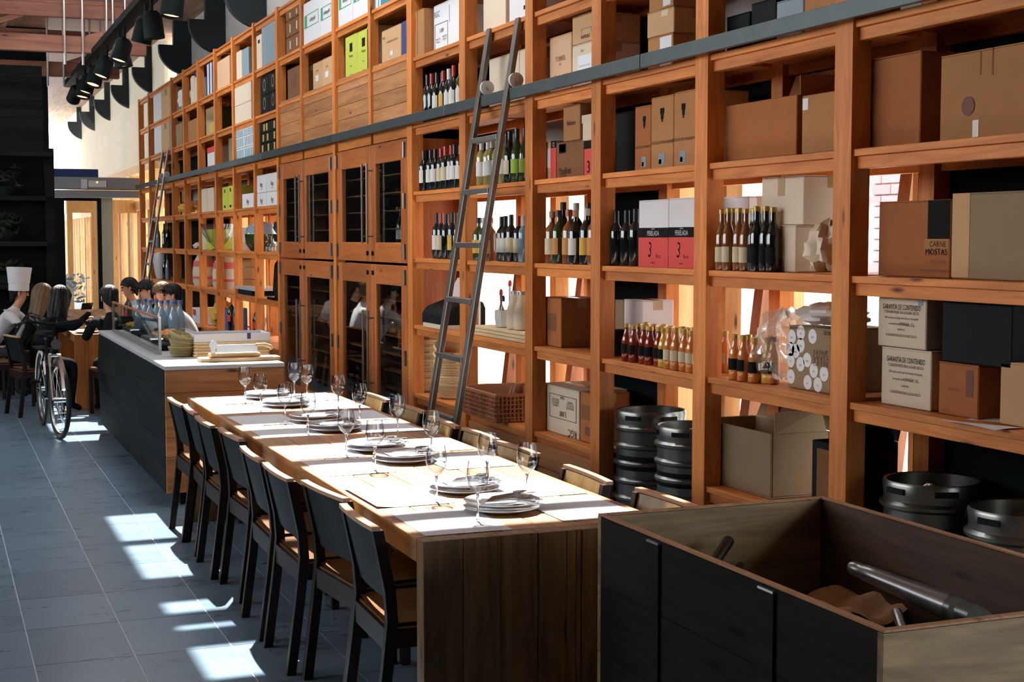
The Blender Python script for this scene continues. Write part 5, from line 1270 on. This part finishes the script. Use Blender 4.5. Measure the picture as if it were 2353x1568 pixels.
def person(label, loc, face, top, legs='cloth_navy', lean=.08, head=(0,0), arms=((.30,.16,.74),(.30,-.16,.74)), hair='hair_black', hair_style='short', scale=1.0, hips=.50, group='diners at the farther table'):
    """seated, local +x is where the body faces; head=(turn, nod); arms are the two hand points."""
    t = thing('person', label, 'person', loc, face, group)
    t.scale = (scale,)*3
    h = hips
    dx = lambda k: lean*k*2.2
    sk = {'pelvis': ((0,0,h), (.15,.11), 1), 'waist': ((dx(.4),0,h+.18), (.14,.105), 0), 'chest': ((dx(.9),0,h+.36), (.165,.115), 0), 'neck0': ((dx(1.15),0,h+.50), (.075,.07), 0),
          'neck': ((dx(1.2)+.012,0,h+.545), .046, 2), 'head0': ((dx(1.2)+.045,0,h+.61), (.058,.066), 2), 'head1': ((dx(1.2)+.03,0,h+.695), (.078,.092), 2), 'head2': ((dx(1.2)+.02,0,h+.755), (.055,.062), 2)}
    ed = [('pelvis','waist'),('waist','chest'),('chest','neck0'),('neck0','neck'),('neck','head0'),('head0','head1'),('head1','head2')]
    for s, n, hand in ((1,'l',arms[0]), (-1,'r',arms[1])):
        sh = Vector((dx(1.05), s*.19, h+.44)); hd = Vector((hand[0]+dx(1), hand[1], hand[2]))
        el = (sh+hd)/2+Vector((-.05, s*.08, -.12))
        sk['sh'+n] = (tuple(sh), .062, 0); sk['el'+n] = (tuple(el), .048, 0)
        wr = el.lerp(hd, .82)
        sk['wr'+n] = (tuple(wr), .032, 0 if top != 'cloth_grey' else 2); sk['ha'+n] = (tuple(hd), (.040,.022), 2)
        ed += [('chest','sh'+n),('sh'+n,'el'+n),('el'+n,'wr'+n),('wr'+n,'ha'+n)]
        d = (hd-wr).normalized(); side = d.cross(Vector((0,0,1))).normalized()
        for f in range(4):
            base = hd+side*(.024-.016*f); k1 = base+d*.040-Vector((0,0,.004)); k2 = k1+d*.030-Vector((0,0,.018))
            sk['f%d%sa' % (f, n)] = (tuple(k1), .009, 2); sk['f%d%sb' % (f, n)] = (tuple(k2), .0075, 2)
            ed += [('ha'+n, 'f%d%sa' % (f, n)), ('f%d%sa' % (f, n), 'f%d%sb' % (f, n))]
        tb = hd+side*(.034*s)+d*.012-Vector((0,0,.008))
        sk['th'+n] = (tuple(tb), .010, 2); ed.append(('ha'+n, 'th'+n))
        sk['hp'+n] = ((.02, s*.09, h-.01), .090, 1); sk['kn'+n] = ((.42, s*.11, h-.01), .062, 1); sk['an'+n] = ((.38, s*.11, .09), .042, 1); sk['ft'+n] = ((.50, s*.11, .035), (.045,.03), 3)
        ed += [('pelvis','hp'+n),('hp'+n,'kn'+n),('kn'+n,'an'+n),('an'+n,'ft'+n)]
    # turn and nod the head about the neck
    piv = Vector(sk['neck'][0]); R3 = Matrix.Rotation(head[0], 3, 'Z') @ Matrix.Rotation(head[1], 3, 'Y')
    for n in ('head0','head1','head2'):
        p, r, m_ = sk[n]; sk[n] = (tuple(piv+R3 @ (Vector(p)-piv)), r, m_)
    b = link('body', body_mesh(sk, ed, [M[top], M[legs], M['skin'], M['black']]), None, t)
    hc = Vector(sk['head1'][0])
    def H(x, y, z): return hc+R3 @ Vector((x, y, z))
    nose = MB(); nose.hexa([H(.078,-.012,-.045),H(.108,-.010,-.042),H(.108,.010,-.042),H(.078,.012,-.045),H(.082,-.007,.012),H(.090,-.004,.012),H(.090,.004,.012),H(.082,.007,.012)])
    obj('nose', nose, M['skin'], t, True, bevel=.006)
    for s in (-1, 1):
        e = H(.082, s*.032, .008)
        obj('eye', MB().lathe([(0,-.009),(.010,-.004),(.011,.002),(.006,.008),(0,.010)], 8, e), M['ink'], t, True)
        e2 = H(.0, s*.086, -.015)
        obj('ear', MB().lathe([(0,-.030),(.012,-.02),(.014,.01),(.008,.028),(0,.03)], 8, e2, sy=.5), M['skin'], t, True)
    mo = MB(); mo.hexa([H(.080,-.022,-.075),H(.088,-.018,-.075),H(.088,.018,-.075),H(.080,.022,-.075),H(.080,-.020,-.066),H(.090,-.016,-.066),H(.090,.016,-.066),H(.080,.020,-.066)])
    obj('mouth', mo, M['ink_red'], t)
    if hair_style:
        rnd = random.Random(hash(label) % 999)
        ph = rnd.uniform(0, 6)
        ridge = [rnd.uniform(-1, 1) for _ in range(73)]; ridge[72] = ridge[0]
        long_ = hair_style == 'long'
        def hf(u, v):
            a = 2*math.pi*u; e = v
            front = max(0, math.cos(a))
            low = -.33+.39*front**1.1 if long_ else -.030+.088*math.cos(a)
            if e < .5:
                th = e/.5*math.pi/2
                r = .108*math.sin(th); z = .03+.105*math.cos(th)
            else:
                q = (e-.5)/.5
                r = .106*(1+.16*q+.05*math.sin(q*7+ph)) if long_ else .106-.018*q; z = .03+(low-.03)*q
            w = 1+.04*math.sin(7*a+ph)+.035*math.sin(15*a+3*ph+6*v)+.03*math.sin(9*v+3*a)+.045*ridge[int(round(u*72))]*min(1, 2.2*v)
            return H(r*math.cos(a)*1.02*w-.012, r*math.sin(a)*.92*w, z)
        o_ = obj('hair', MB().grid(hf, 72, 14), M[hair], t, True)
        so = o_.modifiers.new('thick', 'SOLIDIFY'); so.thickness = .012
    return t, H
def toque(t, H):
    mb = MB(); n = 28
    for z, r in ((.015,.117),(.10,.117),(.103,.120),(.20,.130),(.285,.142),(.29,.134),(.285,.0)):
        for k in range(n):
            a = 2*math.pi*k/n
            rr = r*(1+(.025 if z > .1 and k % 2 else 0))
            mb.v.append(tuple(H(rr*math.cos(a)-.01, rr*math.sin(a), z)))
    for i in range(6):
        for k in range(n):
            k2 = (k+1) % n
            mb.f.append((i*n+k, i*n+k2, (i+1)*n+k2, (i+1)*n+k))
    obj('chef_hat', mb, M['cloth_white'], t, True)
t, H = person('seated chef in a white jacket and tall pleated hat', (.52,16.45,0), -.25, 'cloth_white', 'cloth_navy', .14, (.1,.04), ((.40,.14,0.92),(.40,-.12,0.92)), 'hair_black', 'short', .91, .55, None)
toque(t, H)
person('person in a shiny quilted black jacket beside the chef', (.73,15.62,0), -.1, 'cloth_shine', 'cloth_black', .12, (.2,.15), ((.34,.15,0.88),(.34,-.15,0.88)), 'hair_fair', 'long', .91, .55)
t, H = person('woman with long dark hair in black holding a phone', (.88,14.72,0), .25, 'cloth_black', 'cloth_black', .11, (.25,.12), ((.42,.10,1.00),(.40,-.05,1.08)), 'hair_black', 'long', .91, .55)
tag(bx('smartphone', M['black_gloss'], None, 0, .008, 0, .145, 0, .072, bevel=.003), 'smartphone held over the farther table by the dark-haired woman', 'phone')
ph_ = bpy.data.objects['smartphone']; ph_.location = (1.36, 14.82, 1.0); ph_.rotation_euler = (0,.3,-.9)
person('person in black seated at the near end of the farther table', (1.66,14.35,0), math.pi/2+.15, 'cloth_black', 'cloth_black', .10, (.2,.1), ((.34,.16,0.86),(.34,-.16,0.86)), 'hair_black', 'short', .91, .55)
person('dark-haired person in a white shirt, farthest on the shelving side', (2.38,17.4,0), math.pi-.2, 'cloth_white', 'cloth_navy', .08, (.2,.1), ((.30,.12,0.88),(.30,-.14,0.86)), 'hair_black', 'short', .91, .55)
t, H = person('diner wearing a black cap on the shelving side', (2.44,16.45,0), math.pi+.1, 'cloth_black', 'cloth_black', .08, (.25,.15), ((.32,.14,0.88),(.32,-.14,0.88)), 'hair_black', 'short', .91, .55)
vb = MB(); vb.hexa([H(.05,-.08,.04),H(.17,-.06,.03),H(.17,.06,.03),H(.05,.08,.04),H(.05,-.08,.052),H(.17,-.06,.042),H(.17,.06,.042),H(.05,.08,.052)])
obj('cap_visor', vb, M['cloth_black'], t)
person('fair-haired diner bending over the farther table', (2.46,15.7,0), math.pi, 'cloth_white', 'cloth_navy', .05, (-.1,.25), ((.32,.14,0.86),(.32,-.14,0.86)), 'hair_fair', 'short', .91, .55)
t, H = person('diner in a grey jersey with sunglasses on the head', (2.56,14.85,0), math.pi-.3, 'cloth_grey', 'cloth_navy', .11, (.3,.12), ((.32,.14,0.86),(.32,-.14,0.86)), 'hair_black', 'short', .91, .55)
sg = MB().tube([H(.095,-.075,.06),H(.105,-.03,.07),H(.105,.03,.07),H(.095,.075,.06)], .014, 6)
obj('sunglasses', sg, M['black_gloss'], t)

# ------------------------------------------------------------------ dishes on the farther table
for k in range(7):
    x, y = 1.45+.28*(k % 3), 15.15+.55*k
    tag(link('plate', plate_me, None, None, (x, y, .7505)), '%s plate on the farther table, counting away from the camera' % ORD[k], 'plate', 'plates on the farther table')
bottle('cola', 1.95, 15.9, .7505, 'black_gloss', 'cap_red', 'red', 'cola bottle standing on the farther table', None, name='cola_bottle')
tag(crumple('bread_roll', (1.52,15.3,.80), .055, 'label_yellow', 'yellow bun on the farther table near the phone', 'bread', (1.2,1,.8), 31), None, None)
bx('handbag', M['cloth_black'], None, 1.33, 1.55, 13.55, 13.75, .001, .3) if False else None

# ------------------------------------------------------------------ bicycle
bk = thing('bicycle', 'parked city bicycle seen head-on beside the counter', 'bicycle', (.985,12.78,0), .06)
def wheel(y, nm, steer=0):
    w = link(nm, None, None, bk, (0, y, .335), (0,0,steer)); w.empty_display_size = .05
    ring = lambda r, k: [(0, r*math.cos(a), r*math.sin(a)) for a in [2*math.pi*i/k for i in range(k)]]
    obj('tyre', MB().tube(ring(.315,36), .021, 8, True), M['rubber'], w, True)
    obj('rim', MB().tube(ring(.29,36), .011, 6, True), M['keg'], w, True)
    obj('hub', MB().tube([(-.05,0,0),(.05,0,0)], .022, 10), M['steel'], w, True)
    for i in range(18):
        a = 2*math.pi*i/18
        obj('spoke', MB().tube([(.022*(1 if i % 2 else -1), .02*math.cos(a), .02*math.sin(a)), (0, .29*math.cos(a), .29*math.sin(a))], .0014, 4), M['steel'], w)
    return w
wheel(0, 'front_wheel', .10); wheel(1.04, 'rear_wheel')
fr = MB()
hd0, hd1, bb_, st, ax = (0,.27,.86), (0,.24,.72), (0,.62,.29), (0,.76,.80), (0,1.04,.335)
fr.tube([hd0, hd1], .020, 8).tube([hd1, bb_], .020, 8).tube([(0,.25,.78), (0,.70,.58)], .018, 8).tube([bb_, st], .016, 8)
for s in (-.045, .045): fr.tube([(s*.5,.62,.29),(s,1.04,.335)], .009, 6).tube([(s*.4,.74,.70),(s,1.04,.335)], .008, 6)
obj('frame', fr, M['black_gloss'], bk, True)
fk = MB()
for s in (-.05, .05): fk.tube([(s*.9,.23,.70),(s,.10,.5),(s,0,.335)], .012, 8)
fk.tube([(-.05,.23,.70),(.05,.23,.70)], .014, 8)
obj('fork', fk, M['steel'], bk, True)
obj('handlebar', MB().tube([(-.30,.34,.96),(-.22,.22,1.0),(-.05,.24,.97),(.05,.24,.97),(.22,.22,1.0),(.30,.34,.96)], .013, 8).tube([(0,.27,.86),(0,.24,.97)], .014, 8), M['black'], bk, True)
for s in (-1, 1):
    obj('grip', MB().tube([(s*.30,.34,.96),(s*.31,.44,.95)], .018, 8), M['rubber'], bk, True)
obj('saddle', MB().lathe([(0,.82),(.05,.825),(.085,.85),(.08,.875),(0,.885)], 14, (0,.80,0), sy=1.5), M['black'], bk, True)
obj('seat_post', MB().tube([(0,.76,.78),(0,.79,.84)], .013, 8), M['steel'], bk)
obj('headlamp', MB().tube([(0,.13,.80),(0,.20,.80)], [.045,.030], 12), M['steel'], bk, True)
obj('front_mudguard', MB().tube([(0,.345*math.cos(a),.335+.345*math.sin(a)) for a in [math.radians(60+10*i) for i in range(11)]], .026, 6), M['steel'], bk, True)
obj('rear_mudguard', MB().tube([(0,1.04+.345*math.cos(a),.335+.345*math.sin(a)) for a in [math.radians(10+12*i) for i in range(13)]], .026, 6), M['cap_white'], bk, True)
obj('carrier', MB().box(-.06,.06,.86,1.30,.70,.712), M['black'], bk)
for s in (-1, 1):
    cq = obj('crank', MB().tube([(0,.62,.29),(s*.07,.62,.29),(s*.08,.62-.0,.29-s*.15)], .009, 6), M['steel'], bk)
    obj('pedal', MB().box(s*.12-.04,s*.12+.04,.59,.65,.28-s*.15,.30-s*.15), M['black'], bk)
obj('kickstand', MB().tube([(.03,.70,.28),(.16,.74,.005)], .009, 6), M['steel'], bk)

# ------------------------------------------------------------------ dark partition on the aisle side
pt = thing('planter_screen', 'tall blackened board screen with planter shelves behind the chef', 'screen')
for i in range(10):
    bx('board', M['black_wood'], pt, -5.5, 1.20, 17.0, 17.05+.004*(i % 2), 2.66+i*.095, 2.66+i*.095+.093)
bx('shelf_edge', M['black_wood'], pt, -5.5, 1.27, 16.70, 17.05, 2.60, 2.655)
bx('upright', M['black_wood'], pt, 1.20, 1.30, 16.9, 17.5, 0, 2.70)
for z in (2.12, 1.62, 1.15, .6):
    bx('shelf_board', M['black_wood'], pt, -5.5, 1.20, 16.75, 17.1, z, z+.05)
bx('back_board', M['black'], pt, -5.5, 1.20, 17.1, 17.14, 0, 2.6)
rnd = random.Random(5)
for r, (z, h) in enumerate(((2.17,.34),(1.67,.32),(1.20,.26))):
    for k in range(5):
        mb = MB(); cx_ = -1.0+k*.45
        for q in range(60):
            a, e = rnd.uniform(0, 6.28), rnd.uniform(.3, 1)
            p = Vector((cx_+.16*math.cos(a)*e, 16.92+.12*math.sin(a)*e, z+h*rnd.uniform(.1, .95)))
            d = Vector((rnd.uniform(-1,1), rnd.uniform(-1,1), rnd.uniform(-.6,.8))).normalized()*.06; s_ = d.orthogonal().normalized()*.022
            b0 = len(mb.v); mb.v += [tuple(p-d), tuple(p+s_), tuple(p+d), tuple(p-s_)]; mb.f.append((b0,b0+1,b0+2,b0+3))
        po = tag(obj('planter', MB().lathe([(0,0),(.09,.002),(.12,.10),(.11,.10),(.08,.02)], 12, (cx_,16.92,z+.001)), M['black'], smooth=True), '%s planter from the door on the %s screen shelf' % (ORD[4-k], ['top','middle','bottom'][r]), 'planter', 'dark planters on the screen')
        f_ = obj('foliage', mb, M['leaf_dark'], po); f_['kind'] = 'stuff'

# ------------------------------------------------------------------ far end: glazed wall, air curtain, door, hall beyond
ew = struct('wall_end', MB().box(-9, 1.95, 26.3, 26.5, 0, 5.3), M['black'], 'dark end wall')
ac = thing('air_curtain', 'grey air curtain unit over the far door', 'air curtain')
bx('housing', M['aircon'], ac, 1.97, 3.48, 26.0, 26.3, 2.55, 2.76, bevel=.01)
bx('lower_fascia', M['aircon'], ac, 1.97, 3.48, 25.98, 26.3, 2.41, 2.535, bevel=.01)
bx('sensor_plate', M['white_paint'], ac, 2.56, 2.86, 25.985, 26.0, 2.59, 2.70)
bx('indicator', mat('amber_lamp', (1.0,.35,.08), .5, emit=2), ac, 2.69, 2.72, 25.98, 25.985, 2.66, 2.685)
bx('label_plate', M['white_paint'], ac, 2.44, 2.54, 25.985, 26.0, 2.56, 2.72)
dr = struct('door_1', MB().box(1.97, 2.18, 26.3, 26.4, 0, 2.41), M['black'], 'dark framed glass door at the far end')
bx('frame', M['black'], dr, 2.73, 2.80, 26.3, 26.4, 0, 2.41)
bx('frame', M['black'], dr, 2.18, 2.73, 26.3, 26.4, 2.36, 2.41)
bx('pane', M['pane'], dr, 2.18, 2.73, 26.34, 26.35, 0, 2.36)
bx('frame', M['pale_post'], dr, 2.80, 2.99, 26.3, 26.45, 0, 2.41)
gl = struct('window_2', MB().box(2.99, 3.50, 26.36, 26.37, 0, 2.41), M['pane'], 'fixed glass beside the far door')
up_ = struct('window_3', MB().box(1.97, 4.0, 26.40, 26.41, 2.76, 5.2), M['pane'], 'glazing over the far door')
bx('transom', M['navy'], up_, 1.97, 2.76, 26.30, 26.38, 2.76, 2.91)
hs_ = struct('wall_hall', MB().box(3.95, 4.15, 26.5, 48, 2.95, 5.3), M['cream'], 'pale wall of the hall beyond the glass')
yb = 26.8
k = 0
while yb < 46:
    bx('hall_post', M['sun_pine'], hs_, 3.75, 3.95, yb, yb+.22, 0, 3.0)
    bx('hall_slat', M['sun_pine'], hs_, 3.80, 3.92, yb+.55, yb+.68, 0, 2.3)
    bx('hall_slat', M['strut'], hs_, 3.80, 3.92, yb+.95, yb+1.05, 0, 2.3)
    yb += 1.5
bx('hall_rail', M['sun_pine'], hs_, 3.72, 3.95, 26.5, 46, 2.25, 2.42)
bx('hall_rail', M['sun_pine'], hs_, 3.72, 3.95, 26.5, 46, 2.95, 3.10)
fw = struct('wall_far', MB().box(-9, 1.6, 44, 44.2, 0, 5.3), M['cream'], 'pale far wall of the hall beyond')
lf = struct('door_2', MB().box(2.45, 2.55, 29.0, 29.1, 0, 2.2), M['sun_pine'], 'pine framed glass doors in the hall beyond')
for x in (2.9, 3.3):
    bx('frame', M['sun_pine'], lf, x, x+.10, 29.0, 29.1, 0, 2.2)
bx('frame', M['sun_pine'], lf, 2.45, 3.75, 29.0, 29.12, 2.2, 2.45)
bx('pane', M['pane'], lf, 2.55, 3.70, 29.04, 29.05, 0, 2.2)
pl_ = tag(obj('potted_flowers', MB().lathe([(0,0),(.15,.002),(.2,.35),(.18,.35),(.1,.05)], 14, (2.35,27.6,0)), M['pale_post'], smooth=True), 'pot with pale flowers behind the far glass door', 'plant')
mb = MB(); rnd = random.Random(9)
for q in range(120):
    p = Vector((2.35+rnd.gauss(0,.16), 27.6+rnd.gauss(0,.16), .55+.5*rnd.random()))
    d = Vector((rnd.uniform(-1,1), rnd.uniform(-1,1), rnd.uniform(-.2,1))).normalized()*.07; s_ = d.orthogonal().normalized()*.035
    b0 = len(mb.v); mb.v += [tuple(p-d), tuple(p+s_), tuple(p+d), tuple(p-s_)]; mb.f.append((b0,b0+1,b0+2,b0+3))
f_ = obj('foliage', mb, M['grey_blue'], pl_); f_['kind'] = 'stuff'

# ------------------------------------------------------------------ track lights under the roof
tk = thing('lighting_track', 'long black lighting track hung under the roof', 'lighting track')
bx('channel', M['black'], tk, 2.06, 2.24, 13.6, 24.6, 4.14, 4.22)
bx('cover', M['corbel'], tk, 2.10, 2.20, 13.6, 24.6, 4.221, 4.25)
M['lamp_glow'] = mat('lamp_glow', (1.0,.66,.38), .4, emit=1.6)
for n_, (y, a, b) in enumerate(((13.7,-.05,.15),(15.2,-.02,-.1),(15.6,.12,.2),(17.4,-.1,.3),(17.9,-.06,-.2),(19.2,-.12,.35),(20.3,-.2,.3),(21.3,-.1,.3),(22.0,-.15,.2),(23.2,.9,.3))):
    s_ = thing('track_spotlight', '%s black spotlight on the lighting track, counting away from the camera' % ORD[n_], 'spotlight', (2.15, y, 4.139), group='track spotlights')
    obj('stem', MB().tube([(0,0,0),(0,0,-.14)], .018, 8), M['black'], s_)
    sh = obj('can', MB().lathe([(0,.02),(.06,.015),(.10,-.03),(.105,-.26),(.098,-.26),(.09,-.03)], 18, cap1=False), M['black'], s_, True)
    sh.location = (0,0,-.15); sh.rotation_euler = (a, b, 0)
    obj('lamp', MB().lathe([(.085,-.235),(.03,-.21),(0,-.20)], 16, cap0=False), M['lamp_glow'], sh, True)
